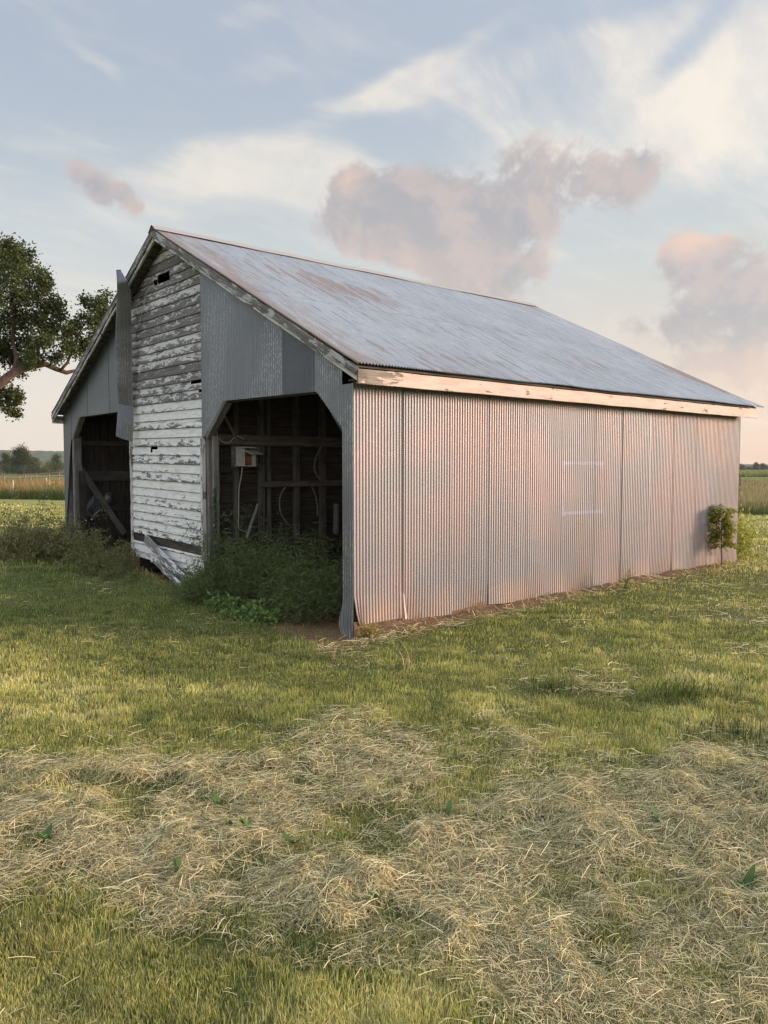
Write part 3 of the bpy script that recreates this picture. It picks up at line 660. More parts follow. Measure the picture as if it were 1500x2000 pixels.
# rotten sill showing through the missing board, corner trims
b_ = MB(); b_.bar(L(.02, WR, yz(395, 1076)[1]), L(.02, WL, yz(262, 1046)[1]), .04, .20, n=12, jit=.006); b_.build('rotten_sill', M['dark'], barn)
b_ = MB(); b_.bar(L(-.03, WR - .03, yz(402, 1095)[1]), L(-.03, WR - .03, yz(402, 856)[1]), .06, .055, up=(1, 0, 0), n=8, jit=.003); b_.build('corner_trim', M['barewhite'], barn)
b_ = MB(); b_.bar(L(-.035, WL + .012, .12), L(-.035, WL + .012, 4.25), .03, .04, up=(1, 0, 0), n=12, jit=.003); b_.build('corner_trim', M['barewhite'], barn)
# bay framing
def wood(name, p0, p1, w, h, up=(0, 0, 1), m='grey', n=6, jit=.003, parent=None):
    q = MB(); q.bar(L(*p0), L(*p1), w, h, up, n, jit); return q.build(name, M[m], parent or barn)
pz = yz(408, 1110)[1]
wood('door_post', (.06, WR - .08, pz), (.06, WR - .08, A[1][1] + .1), .09, .11, up=(1, 0, 0))
wood('door_post', (.07, WR - .20, -.05), (.07, WR - .20, A[1][1]), .06, .08, up=(1, 0, 0))
wood('door_brace', (.03, A[1][0] - .02, A[1][1] - .02), (.03, A[2][0] - .03, A[2][1] + .0), .05, .10, up=(1, 0, 0))
wood('door_brace', (.05, A[4][0] + .0, A[4][1] - .05), (.05, A[3][0] - .02, A[3][1] + .02), .05, .09, up=(1, 0, 0), m='dark')
wood('door_header', (.05, A[3][0], A[3][1] + .03), (.05, A[2][0], A[2][1] + .03), .05, .10, m='dark')
wood('corner_post', (.06, .09, -.2), (.06, .09, 2.4), .10, .10, up=(1, 0, 0), m='dark')
bz = yz(142, 1040)[1]
wood('door_post', (.06, B_[3][0] - .07, -.2), (.06, B_[3][0] - .07, B_[3][1] + .05), .10, .14, up=(1, 0, 0))
wood('door_post', (.10, B_[3][0] - .19, -.2), (.10, B_[3][0] - .19, B_[3][1] - .6), .09, .14, up=(1, 0, 0), m='dark')
wood('door_brace', (.03, B_[3][0] - .06, B_[3][1]), (.03, B_[2][0] - .07, B_[2][1]), .05, .10, up=(1, 0, 0))
wood('door_header', (.05, B_[2][0], B_[2][1] + .04), (.05, WL, B_[1][1] + .04), .05, .10, m='dark')
wood('corner_post', (.08, WID - .09, -.2), (.08, WID - .09, 2.4), .12, .12, up=(1, 0, 0))
# walls: partition boards, far gable, left outer wall
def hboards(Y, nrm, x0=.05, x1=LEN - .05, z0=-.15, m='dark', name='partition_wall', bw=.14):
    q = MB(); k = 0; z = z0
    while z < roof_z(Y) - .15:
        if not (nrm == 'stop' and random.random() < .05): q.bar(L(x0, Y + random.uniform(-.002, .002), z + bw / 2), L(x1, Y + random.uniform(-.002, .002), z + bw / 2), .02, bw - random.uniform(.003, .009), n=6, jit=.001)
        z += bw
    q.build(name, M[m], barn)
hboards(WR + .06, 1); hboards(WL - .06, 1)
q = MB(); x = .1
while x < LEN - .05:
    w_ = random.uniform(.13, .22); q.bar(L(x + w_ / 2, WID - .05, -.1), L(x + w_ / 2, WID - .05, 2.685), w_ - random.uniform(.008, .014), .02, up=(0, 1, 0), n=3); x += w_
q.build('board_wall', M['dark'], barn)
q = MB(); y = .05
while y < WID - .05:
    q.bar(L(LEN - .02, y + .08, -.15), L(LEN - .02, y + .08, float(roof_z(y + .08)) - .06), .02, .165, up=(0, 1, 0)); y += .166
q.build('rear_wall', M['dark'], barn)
# outer skin of left and far side
def skin(name, f, n, zt=2.46):
    a = np.linspace(0, 1, n); zs = np.linspace(-.05, 1, 4)
    P3 = np.array([[f(t, s) for s in zs] for t in a]); V = P3.reshape(-1, 3); i = np.arange(len(V)).reshape(n, 4)
    Q = np.stack([i[:-1, :-1], i[1:, :-1], i[1:, 1:], i[:-1, 1:]], -1).reshape(-1, 4); link(name, fast_mesh(name, V, Q, smooth=True), M['gablemetal'], barn)
skin('metal_wall', lambda t, s: (t * LEN, WID + .01 + .006 * sin(2 * pi * t * LEN / PER), s * 2.635), 1200)
skin('metal_wall', lambda t, s: (LEN + .02 + .006 * sin(2 * pi * t * WID / PER), t * WID, s * (float(roof_z(t * WID)) - .03)), 1400)
# right bay: studs and rails on the partition (face at Y = WR)
PW = WR + .03
def pp(px, py, d=0.0): p = on(px, py, 1, PW - d); return float(p[0]), float(p[2])
for (xa, xb, top) in ((457, 468, 2.9), (506, 518, 2.9), (522, 530, 2.9), (575, 587, 2.9), (626, 638, 2.9)):
    x0 = pp(xa, 950, .08)[0]; x1 = pp(xb, 950, .08)[0]; wood('stud', ((x0 + x1) / 2, PW - .05, -.05), ((x0 + x1) / 2, PW - .05, roof_z(WR) - .2), max(.05, (x1 - x0) * .75), .08, up=(0, 1, 0), m='stud')
wood('wall_rail', (.08, PW - .115, pp(540, 861, .12)[1]), (LEN - .1, PW - .115, pp(540, 861, .12)[1]), .03, .145, m='stud')
wood('wall_rail', (pp(507, 945, .12)[0], PW - .115, pp(560, 945, .12)[1]), (LEN - .1, PW - .115, pp(560, 945, .12)[1]), .03, .085, m='stud')
wood('wall_rail', (.08, PW - .10, pp(600, 1062, .12)[1]), (LEN - .1, PW - .10, pp(600, 1062, .12)[1]), .10, .17, m='dark')
for X in (3.2, 4.1, 5.2): wood('stud', (X, PW - .05, -.05), (X, PW - .05, roof_z(WR) - .2), .06, .08, up=(0, 1, 0), m='dark')
# left bay: rails and brace on the outer wall
LP = WID - .07
def lp(px, py, d=0.0): p = on(px, py, 1, LP - d); return float(p[0]), float(p[2])
for (yy, h) in ((866, .09), (925, .11), (935, .09), (992, .12)):
    z = lp(200, yy, .03)[1]; wood('wall_rail', (.12, LP - .03, z), (LEN - .1, LP - .03, z), .04, h, m='stud' if yy < 960 else 'dark')
a_, b2 = lp(151, 907, .08), lp(243, 1042, .08)
wood('wall_brace', (a_[0], LP - .08, a_[1]), (b2[0], LP - .08, b2[1]), .04, .12, m='grey')
q = MB(); q.bar(L(.03, WR - .28, -.35), L(.03, WR + .1, -.35), .34, .62, n=3, jit=.02); fs = q.build('foundation_stone', M['stone'], barn)

# ------------------------------------------------------------------ loose and hanging things on the barn (top level)
def bw(p):                                                     # barn-local -> world
    x, y = to_world(p[0], p[1]); return Vector((float(x), float(y), float(p[2])))
def hang_sheet(name, label, rows, ncol=70, waves=9):
    """corrugated sheet given as rows of (left px, right px, py, depth left, depth right): depths are barn-local X"""
    P = []
    for (xl, xr, yl, yr, dl, dr) in rows:
        a, b = np.array(on(xl, yl, 0, dl)), np.array(on(xr, yr, 0, dr)); P.append((a, b))
    R_ = []
    m = len(rows)
    tt = np.linspace(0, m - 1, (m - 1) * 5 + 1)
    for t in tt:
        k = min(int(t), m - 2); f = t - k; a = P[k][0] * (1 - f) + P[k + 1][0] * f; b = P[k][1] * (1 - f) + P[k + 1][1] * f
        s = np.linspace(0, 1, ncol)[:, None]; row = a * (1 - s) + b * s; row[:, 0] += .016 * np.sin(2 * pi * s[:, 0] * waves) - .06 * np.sin(pi * s[:, 0]) * (1 if m > 3 else .3)
        R_.append([tuple(bw(r)) for r in row])
    P3 = np.array(R_); ctr = P3.reshape(-1, 3).mean(0); V = P3.reshape(-1, 3) - ctr; i = np.arange(len(V)).reshape(P3.shape[:2])
    Q = np.stack([i[:-1, :-1], i[1:, :-1], i[1:, 1:], i[:-1, 1:]], -1).reshape(-1, 4)
    UVs = np.stack([np.tile(np.linspace(0, 1, ncol) * waves, P3.shape[0]), np.zeros(len(V))], -1); o = link(name, fast_mesh(name, V, Q, smooth=True, uv=UVs), M['loosemetal']); o.location = ctr; return tag(o, label, 'metal sheet')
hang_sheet('loose_metal_sheet', 'long twisted grey metal sheet bent over the left roof edge beside the white boards',
           [(235, 238, 527, 531, -.34, -.34), (232, 248, 560, 548, -.33, -.33), (229, 256, 600, 568, -.31, -.25), (227, 257, 650, 640, -.30, -.16), (227, 258, 700, 700, -.28, -.12), (230, 259, 745, 750, -.26, -.10), (234, 260, 792, 800, -.2, -.08)])
hang_sheet('loose_metal_sheet', 'short corrugated metal sheet hanging down over the left bay opening',
           [(230, 261, 788, 794, -.30, -.10), (229, 261, 815, 822, -.33, -.12), (226, 259, 851, 863, -.38, -.14)], waves=8)
def top_thing(name, mb, m, label, cat, origin, group=None):
    """mesh given in world coordinates, re-centred on its base"""
    o_ = np.array(origin, float); mb.v = [tuple(np.array(v) - o_) for v in mb.v]
    o = mb.build(name, M[m]); o.location = tuple(o_); return tag(o, label, cat, group)
# electrical box on the partition
bc = on(481, 892, 1, PW - .2); 
eb = empty('electrical_box', tuple(bw((bc[0], PW - .10, bc[2] - .12))), BARN_ROT)
tag(eb, 'small pale electrical box with its lid hanging open inside the right bay', 'box')
k_ = .0072
def ebp(name, p0, p1, w, h, m, up=(0, 0, 1), par=eb): q = MB(); q.bar(p0, p1, w, h, up, bev=.002); return q.build(name, M[m], par)
ebp('backing_board', (-.16, .025, .12), (.34, .025, .12), .03, .30, 'grey')
ebp('case', (-.07, -.06, .0), (-.07, -.06, .24), .05, .12, 'boxgrey', (1, 0, 0))
ebp('case_top', (-.12, -.05, .245), (.14, -.05, .245), .14, .012, 'boxgrey')
ebp('lid', (.10, -.03, .21), (.13, -.17, .155), .22, .012, 'boxgrey')
ebp('inner_panel', (.02, -.03, .065), (.13, -.03, .065), .02, .12, 'rustred')
ebp('case_side', (.145, -.05, .0), (.145, -.05, .2), .01, .06, 'boxgrey', (1, 0, 0))
ebp('case_base', (-.12, -.05, -.006), (.15, -.05, -.006), .12, .012, 'boxgrey')
ebp('switch', (.27, -.02, .03), (.27, -.02, .15), .06, .05, 'black', (1, 0, 0))
def wire(name, pts, r, m, label, cat, d=.14, plane=1):
    P2 = [bw(on(x, y, 1, PW - d)) for x, y in pts]
    # smooth
    Q2 = []
    for i in range(len(P2) - 1):
        p0 = P2[max(i - 1, 0)]; p1 = P2[i]; p2 = P2[i + 1]; p3 = P2[min(i + 2, len(P2) - 1)]
        for t in np.linspace(0, 1, 6, endpoint=False):
            Q2.append(.5 * ((2 * p1) + (p2 - p0) * t + (2 * p0 - 5 * p1 + 4 * p2 - p3) * t * t + (3 * p1 - p0 - 3 * p2 + p3) * t ** 3))
    Q2.append(P2[-1]); q = MB(); q.tube(Q2, r, 6); return top_thing(name, q, m, label, cat, Q2[-1])
wire('cable', [(474, 903), (472, 925), (467, 955), (466, 1000), (466, 1030), (474, 1036), (486, 1041)], .007, 'cream', 'pale cable hanging straight down from the electrical box', 'cable')
wire('cable', [(425, 828), (424, 845), (428, 857), (440, 865), (448, 864), (456, 856), (464, 852), (477, 858)], .007, 'cream', 'pale cable drooping in a loop above the electrical box', 'cable')
wire('cable', [(481, 906), (493, 913), (502, 912), (512, 903), (520, 914), (523, 925)], .006, 'black', 'thin dark cable sagging between the electrical box and the small switch', 'cable')
wire('hose', [(557, 952), (549, 965), (546, 980), (548, 1000), (556, 1016), (567, 1027)], .012, 'grey', 'curved brown hose bowed to the left below the middle rail', 'hose')
wire('hose', [(609, 950), (616, 968), (620, 988), (620, 1008)], .012, 'grey', 'short hose end hanging to the right of the curved one below the middle rail', 'hose')
wire('hose', [(627, 872), (618, 892), (614, 910), (617, 925), (626, 937)], .012, 'grey', 'hose looped between the upper and middle rails at the right of the bay', 'hose')
def stick(name, a, b, w, h, m, label, cat, d1=.14, d2=.14):
    q = MB(); p, p2 = bw(on(*a, 1, PW - d1)), bw(on(*b, 1, PW - d2)); q.bar(p, p2, w, h, n=5, jit=.002); return top_thing(name, q, m, label, cat, min((p, p2), key=lambda v: v.z))
stick('leaning_stick', (504, 985), (482, 1052), .04, .03, 'grey', 'weathered stick leaning against a stud low inside the right bay', 'stick', .14, .35)
stick('leaning_stick', (438, 812), (464, 862), .035, .03, 'grey', 'slanting stick above the electrical box at the top left of the right bay', 'stick')
stick('plank_offcut', (657, 984), (656, 1043), .11, .03, 'grey', 'upright grey plank offcut standing on the lower rail at the right of the bay', 'plank', .18, .18)
# sacks stuck behind the diagonal brace in the left bay
def sack(name, label, poly, marks, d, mt='sack'):
    P2 = [np.array(on(x, y, 1, LP - d)) for x, y in poly]; c = np.mean(P2, 0)
    root = empty(name, tuple(bw((c[0], LP - d, min(p[2] for p in P2)))), BARN_ROT); tag(root, label, 'sack')
    z0 = min(p[2] for p in P2); q = MB(); n = len(P2); q.v = []; ring = []
    for dy_, sc in ((0.02, .96), (0, 1), (-.03, .9), (-.045, .6)):
        for p in P2:
            r = c + (p - c) * sc; q.v.append((r[0] - c[0], dy_ + random.uniform(-.006, .006), r[2] - z0)); q.uv.append((0, 0))
    q.v.append((0, -.05, c[2] - z0)); q.uv.append((0, 0))
    for r_ in range(3):
        for k in range(n): a, b = r_ * n + k, r_ * n + (k + 1) % n; q.f.append((a, b, b + n, a + n))
    for k in range(n): q.f.append((3 * n + k, 3 * n + (k + 1) % n, 4 * n))
    q.build('sack_body', M[mt], root)
    for (nm, strokes) in marks:
        q = MB()
        for (xa, ya, xb, yb, w) in strokes:
            p, p2 = on(xa, ya, 1, LP - d - .055), on(xb, yb, 1, LP - d - .055)
            q.bar((p[0] - c[0], -.055, p[2] - z0), (p2[0] - c[0], -.055, p2[2] - z0), w, .006, up=(0, 1, 0), bev=.001)
        q.build(nm, M['white' if nm == 'lettering' else 'black'], root)
txt = []
for k in range(9):
    t = k / 9; x, y = 183 + 14.5 * t, 1008.5 - 13.5 * t; txt += [(x, y, x - .7, y - 1.7, .009), (x - .2, y - .2, x + .7, y - 1.0, .007)]
sack('plastic_sack', 'crumpled dark grey sack with a slanting white line of print, behind the diagonal brace', [(161, 1000), (172, 982), (183, 967), (190, 974), (200, 989), (202, 998), (190, 1010), (180, 1017), (176, 1010), (166, 1006)],
     [('lettering', txt), ('printed_bars', [(172, 996, 178, 989, .02), (175, 1000, 182, 993, .02), (179, 1003, 184, 998, .02), (184, 992, 190, 986, .015)])], .05)
sack('plastic_sack', 'small rounded grey sack with a pale emblem, right of the diagonal brace', [(204, 968), (208, 962), (214, 961), (218, 964), (218, 978), (214, 984), (207, 982), (203, 976)],
     [('lettering', [(207, 968, 207, 976, .012), (209.5, 968, 209.5, 976, .014), (211.5, 971, 215, 971, .008), (213, 968.5, 213, 974, .008)])], .07)
# wire dangling from the broken boards
P2 = [bw(on(x, y, 0, xx)) for x, y, xx in ((308, 558, .0), (300, 559, -.05), (290, 564, -.07), (284, 575, -.07), (280, 600, -.06), (272, 632, -.06), (262, 653, -.07), (255, 665, -.10))]
q = MB(); q.tube(P2, .006, 6); top_thing('wire', q, 'cream', 'thin pale wire dangling from the broken board near the peak', 'wire', P2[-1])
# fallen plank at the foot of the siding
p, p2 = bw(on(284, 1052, 0, -.10)), bw(on(382, 1156, 0, -.16)); q = MB(); q.bar(p, p2, .15, .03, up=(CB, SB, 0), n=8, jit=.005); top_thing('fallen_plank', q, 'plank', 'splintered pale plank slanting down from the white boards into the grass', 'plank', p2)
p, p2 = bw(on(300, 1095, 0, -.12)), bw(on(372, 1162, 0, -.35)); q = MB(); q.bar(p, p2, .09, .03, up=(CB, SB, .2), n=6, jit=.006); top_thing('fallen_plank', q, 'plank', 'lower of the two fallen planks, half buried in grass under the white boards', 'plank', p2)
# lone fitting at the far corner
p = on(1442, 940, 0, LEN + .05)
q = MB(); q.bar(bw((LEN + .03, .05, 1.38)), bw((LEN + .14, .05, 1.38)), .05, .14); q.build('latch', M['dark'], None)
bpy.data.objects['latch'].parent = barn; bpy.data.objects['latch'].matrix_parent_inverse = Matrix.LocRotScale(Vector(BO), Matrix.Rotation(BARN_ROT, 3, 'Z').to_quaternion(), None).inverted()

exec_veg = True
# ------------------------------------------------------------------ grass and hay (uncountable: one object each)
def pick_screen(n, ymin, ymax, xmin=-260, xmax=1760):
    """ground points spread so that nearer ground gets more, as the eye sees it"""
    px = rng.uniform(xmin, xmax, n); py = rng.uniform(ymin, ymax, n)
    u = (px - 750) / F_PX; v = (1000 - py) / F_PX; dy_ = cos(PITCH) + v * sin(PITCH); dz_ = -sin(PITCH) + v * cos(PITCH)
    t = CAM_H / -dz_; return u * t, dy_ * t
def lerp3(a, b, t): return np.array(a)[None] * (1 - t[:, None]) + np.array(b)[None] * t[:, None]
def grass(name, x, y, hmin, hmax, width, straw, lean=.35, green=(.10, .145, .03), yel=(.40, .40, .095), dry=(.74, .66, .34), tall=1.0):
    kp = rng.random(len(x)) < .35 + .65 * sstep(vn(x, y, 10.0, 2.5) * .6 + vn(x, y, 4.0, 8.5) * .4, .28, .5); x, y = x[kp], y[kp]; straw = straw[kp]; tall = tall[kp]
    n = len(x); z = ground_h(x, y); d = np.sqrt(x * x + y * y)
    h = rng.uniform(hmin, hmax, n) * tall * (.65 + .7 * vn(x, y, 8.0, 3.5)); w = width * rng.uniform(.6, 1.3, n) * np.maximum(1, d * .22)
    a = rng.uniform(0, 2 * pi, n); ln = rng.random(n) * lean + .08; la = rng.uniform(0, 2 * pi, n)
    bx, by = np.cos(a) * w, np.sin(a) * w; lx, ly = np.cos(la) * ln * h, np.sin(la) * ln * h
    c = rng.random(n) * .55 + straw * .75 - .12
    col = lerp3(green, yel, np.clip(c * 2, 0, 1)); m2 = np.clip(c * 2 - 1, 0, 1); col = col * (1 - m2[:, None]) + np.array(dry)[None] * m2[:, None]
    col *= rng.uniform(.5, 1.5, (n, 1)) * (.7 + .6 * vn(x, y, 6.5, 7.5))[:, None]
    V = np.zeros((n, 5, 3)); V[:, 0] = np.stack([x - bx, y - by, z - .01], -1); V[:, 1] = np.stack([x + bx, y + by, z - .01], -1)
    V[:, 2] = np.stack([x - bx * .8 + lx * .35, y - by * .8 + ly * .35, z + h * .55], -1); V[:, 3] = np.stack([x + bx * .8 + lx * .35, y + by * .8 + ly * .35, z + h * .55], -1)
    V[:, 4] = np.stack([x + lx, y + ly, z + h * (1 - ln * .3)], -1)
    i = np.arange(n)[:, None] * 5; Q = np.concatenate([i, i + 1, i + 3, i + 2], 1); T = np.concatenate([i + 2, i + 3, i + 4], 1)
    C = np.repeat(col[:, None], 5, 1); tip = np.array(dry)[None] * .9; C[:, 4] = C[:, 4] * .3 + tip * .8
    return V.reshape(-1, 3), Q, T, C.reshape(-1, 3)
def join(name, parts, m, **k):
    vs, qs, ts, cs, b = [], [], [], [], 0
    for V, Q, T, C in parts: vs.append(V); qs.append(Q + b); ts.append(T + b); cs.append(C); b += len(V)
    o = link(name, fast_mesh(name, np.concatenate(vs), np.concatenate(qs), np.concatenate(ts), cols=np.concatenate(cs)), M[m]); tag(o, kind='stuff', **k); return o
gp_ = []
def patch(x, y): return fbm(x, y, .45, 4.4, 4) * .55 + fbm(x, y, 2.3, 8.4, 3) * .45
def shade_lush(x, y):                                            # greener strip at the foot of the gable
    X, Y = to_local(x, y); return np.exp(-((X + 1.0) / 1.1) ** 2) * (Y > -.6) * (Y < 10)
for (n, y0, y1, h0, h1, w, xa, xb) in ((360000, 1180, 2140, .018, .048, .0013, -260, 1760), (250000, 1040, 1460, .016, .038, .0016, -260, 1760), (90000, 985, 1120, .03, .07, .0024, -260, 1760), (90000, 1040, 2140, .02, .05, .0022, -2000, -255), (60000, 1040, 2140, .02, .05, .0022, 1755, 3000), (50000, 2130, 3600, .02, .045, .0016, -900, 2400)):
    x, y = pick_screen(n, y0, y1, xa, xb); hm = hay_mask(x, y); X, Y = to_local(x, y)
    keep = (~barn_in(x, y, .02)) & (rng.random(n) > hm * .42) & ~((np.abs(Y + .05) < .10) & (X > -.2) & (X < 7)) & (y < 42)
    lip = (X > -.45) & (X < .05) & (Y > -.25) & (Y < 1.3); keep &= ~(lip & (rng.random(n) < .7))
    x, y = x[keep], y[keep]; st = sstep(patch(x, y), .36, .66) * .65 + .12 + .35 * (vn(x, y, 5.5, 1.0) - .5) ; lush = np.clip(shade_lush(x, y) + .8 * np.exp(-((x + 3.4) / 2.0) ** 2 - ((y - 8.2) / 1.8) ** 2), 0, 1); st = np.clip(st - lush * .8, -.2, 1)  # left patch greener and darker: barn shade put into the blade colour
    gp_.append(grass('g', x, y, h0, h1, w, st, tall=1 + lush * .5 + .35 * sstep(vn(x, y, 1.7, 6.0), .55, .9)))
join('mown_grass', gp_, 'grass', label='short mown grass, green with straw-coloured tips, round the barn', cat='grass')
def hay(n, pick, lmin, lmax, w, rise, amount=None):
    x, y = pick; hm = hay_mask(x, y) if amount is None else amount(x, y); keep = (rng.random(len(x)) < hm * (.35 + .65 * sstep(vn(x, y, 8.0, 9.1) * .6 + vn(x, y, 3.0, 1.1) * .4, .3, .55))) & ~barn_in(x, y, .05); x, y = x[keep], y[keep]; n = len(x)
    d = np.sqrt(x * x + y * y); ang = rng.uniform(0, 2 * pi, n); Lh = rng.uniform(lmin, lmax, n) / 2 * rng.uniform(.5, 1.4, n) * np.clip(d / 3.4, .6, 1)
    ww = w * rng.uniform(.6, 1.4, n) * np.maximum(1, d * .26); up = rng.random(n) ** 1.6 * rise; cur = rng.normal(0, .05, n); pit = rng.normal(0, .15, n)
    k = np.array([-1, -.35, .35, 1.0]); V = np.zeros((n, 4, 2, 3))
    for j, kk in enumerate(k):
        aa = ang + cur * kk; cx = x + np.cos(aa) * Lh * kk; cy = y + np.sin(aa) * Lh * kk; cz = ground_h(cx, cy) + .012 + up + pit * Lh * kk * .8 + .003 * (1 - kk * kk)
        nx, ny = -np.sin(aa) * ww, np.cos(aa) * ww; wz = ww * .5
        V[:, j, 0] = np.stack([cx - nx, cy - ny, cz - wz], -1); V[:, j, 1] = np.stack([cx + nx, cy + ny, cz + wz], -1)
    i = np.arange(n)[:, None] * 8; Q = np.concatenate([np.concatenate([i + 2 * j, i + 2 * j + 1, i + 2 * j + 3, i + 2 * j + 2], 1) for j in range(3)], 0)
    t = rng.random(n); col = lerp3((.36, .29, .13), (.95, .82, .46), t ** 1.1); gsel = rng.random(n) < .16; col[gsel] = lerp3((.16, .17, .07), (.27, .26, .12), rng.random(gsel.sum()))
    dk = rng.random(n) < .24; col[dk] *= .4; C = np.repeat(col, 8, 0); return V.reshape(-1, 3), Q, np.zeros((0, 3), int), C
hp = [hay(0, pick_screen(760000, 1330, 2140), .03, .10, .00065, .03), hay(0, pick_screen(90000, 1330, 2140, -1500, -255), .05, .13, .0012, .035), hay(0, pick_screen(70000, 1330, 2140, 1755, 2800), .05, .13, .0012, .035), hay(0, pick_screen(90000, 1330, 2140), .06, .14, .0008, .04), hay(0, pick_screen(90000, 1060, 1500), .04, .14, .0009, .03), hay(0, pick_screen(120000, 1100, 1300), .05, .2, .0009, .035, lambda x, y: np.exp(-((to_local(x, y)[1] + .22) / .16) ** 2) * (to_local(x, y)[0] > -.6) * (to_local(x, y)[0] < 8.2) * .5),
      hay(0, pick_screen(50000, 1120, 2140), .03, .085, .0007, .02, lambda x, y: .14 + .3 * sstep(patch(x, y), .5, .7))]
join('cut_hay', hp, 'hay', label='tangled dry cut hay lying in clumps across the mown grass', cat='hay')

# ------------------------------------------------------------------ plants
def leaves(C, size, n_per, spread, col_a, col_b, flat=.0, updown=1.0, seed=1, aspect=.45):
    """leaf quads (a diamond of two triangles folded a little) around centres C; returns V,T,colours"""
    r = np.random.default_rng(seed); n = len(C) * n_per; P = np.repeat(C, n_per, 0) + r.normal(0, 1, (n, 3)) * spread
    a = r.normal(0, 1, (n, 3)); a[:, 2] = a[:, 2] * updown - .2; a /= np.linalg.norm(a, axis=1)[:, None]
    b = np.cross(a, r.normal(0, 1, (n, 3))); b /= np.linalg.norm(b, axis=1)[:, None] + 1e-9; s = size * r.uniform(.6, 1.35, (n, 1)); c = np.cross(a, b)
    V = np.stack([P, P + a * s * .5 + b * s * aspect * .5 + c * s * .08, P + a * s, P + a * s * .5 - b * s * aspect * .5 + c * s * .08], 1)
    i = np.arange(n)[:, None] * 4; Q = np.concatenate([i, i + 1, i + 2, i + 3], 1)
    t = np.clip(r.random(n) * .6 + np.repeat(r.random(len(C)), n_per) * .4, 0, 1); col = lerp3(col_a, col_b, t)
    return V.reshape(-1, 3), Q, np.repeat(col, 4, 0)
def tint_obj(name, parts, mt, parent=None, label=None, cat=None, group=None, origin=None, kind=None):
    vs, qs, cs, b = [], [], [], 0
    for V, Q, C in parts: vs.append(V); qs.append(Q + b); cs.append(C); b += len(V)
    V = np.concatenate(vs)
    if origin is not None: V = V - np.array(origin)
    o = link(name, fast_mesh(name, V, np.concatenate(qs), cols=np.concatenate(cs)), M[mt], parent)
    if origin is not None: o.location = tuple(origin)
    if label: tag(o, label, cat, group, kind)
    return o
def ribbon(pts, w, col):
    """flat stem through pts (m,3)"""
    pts = np.asarray(pts); m = len(pts); t = np.gradient(pts, axis=0); nrm = np.cross(t, np.array([.3, .2, 1.0])); nrm /= np.linalg.norm(nrm, axis=1)[:, None] + 1e-9
    ww = (w * np.linspace(1, .35, m))[:, None]; V = np.stack([pts - nrm * ww, pts + nrm * ww], 1).reshape(-1, 3); i = np.arange(m - 1)[:, None] * 2
    return V, np.concatenate([i, i + 1, i + 3, i + 2], 1), np.repeat(np.array(col)[None], 2 * m, 0)
def bushy(name, label, cx, cy, rx, ry, h, nst, leaf, ca, cb, seed, stemc=(.10, .09, .04), cat='weed', spread=.6, nper=2, lpt=10, fine=False, rot=0.0, group=None, base=None):
    """weedy clump: many arching stems with side twigs and small leaves; height h at the middle"""
    r = np.random.default_rng(seed); st, cen = [], []
    for k in range(nst):
        q = np.sqrt(r.random()); a = r.random() * 2 * pi; ux, uy = q * cos(a) * rx, q * sin(a) * ry; bx = cx + ux * cos(rot) - uy * sin(rot); by = cy + ux * sin(rot) + uy * cos(rot)
        bz = float(ground_h(bx, by)) - .02 if base is None else base; hh = h * (1 - .45 * q * q) * r.uniform(.4, 1.0) * (1.5 if r.random() < .18 else 1)
        la = a + rot + r.normal(0, .8); lean = spread * r.uniform(.1, .8) * hh
        t = np.linspace(0, 1, 7)[:, None]; P = np.array([bx, by, bz]) + np.concatenate([cos(la) * lean * t ** 1.7, sin(la) * lean * t ** 1.7, hh * (t - .12 * t * t)], 1) + r.normal(0, .008, (7, 3)) * t
        st.append(ribbon(P, .0035, stemc))
        for j in range(lpt):
            s = r.uniform(.18, 1.0); p = P[0] * 0 + np.array([np.interp(s, t[:, 0], P[:, i]) for i in range(3)]); b_a = r.random() * 2 * pi; bl = hh * .28 * (1.15 - s) + .03
            e = p + np.array([cos(b_a) * bl, sin(b_a) * bl, bl * r.uniform(.3, 1.0)]); st.append(ribbon(np.stack([p, (p + e) / 2 + np.array([0, 0, .01]), e]), .002, stemc)); cen += [p * .4 + e * .6, e, p * .7 + e * .3]
    cen = np.array(cen); V, Q, C = leaves(cen, leaf, nper, leaf * .7, ca, cb, seed=seed, updown=.8, aspect=.085 if fine else .5)
    return tint_obj(name, st + [(V, Q, C)], 'weed', None, label, cat, group, origin=(cx, cy, float(ground_h(cx, cy)) if base is None else base))
def bl(X, Y): x, y = to_world(X, Y); return float(x), float(y)
GR = (.06, .10, .028)
x, y = at(82, 1100, 13.2)[:2]
bushy('weed_bush', 'rounded brownish green weed bush at the outer corner of the left bay', x, y, .85, .6, 1.08, 170, .042, (.12, .13, .05), (.32, .29, .13), 11, cat='bush')
wx1, wy1 = bl(-.65, 8.3)
bushy('weed_bush', 'dark green weed bush in front of the left bay opening', wx1, wy1, .9, .5, .62, 90, .035, (.085, .11, .04), (.22, .22, .09), 12, rot=BARN_ROT + pi / 2, cat='bush')
wx1, wy1 = bl(-.45, 6.25)
bushy('weed_bush', 'tangled olive weed bush against the lower left of the white boards', wx1, wy1, 1.1, .45, .66, 120, .032, (.10, .12, .04), (.25, .24, .10), 13, rot=BARN_ROT + pi / 2, cat='bush')
wx1, wy1 = bl(-.62, 5.35)
bushy('weed_bush', 'low spreading weeds in front of the fallen planks', wx1, wy1, .8, .3, .30, 70, .03, (.10, .13, .04), (.24, .23, .09), 14, rot=BARN_ROT + pi / 2, cat='bush')
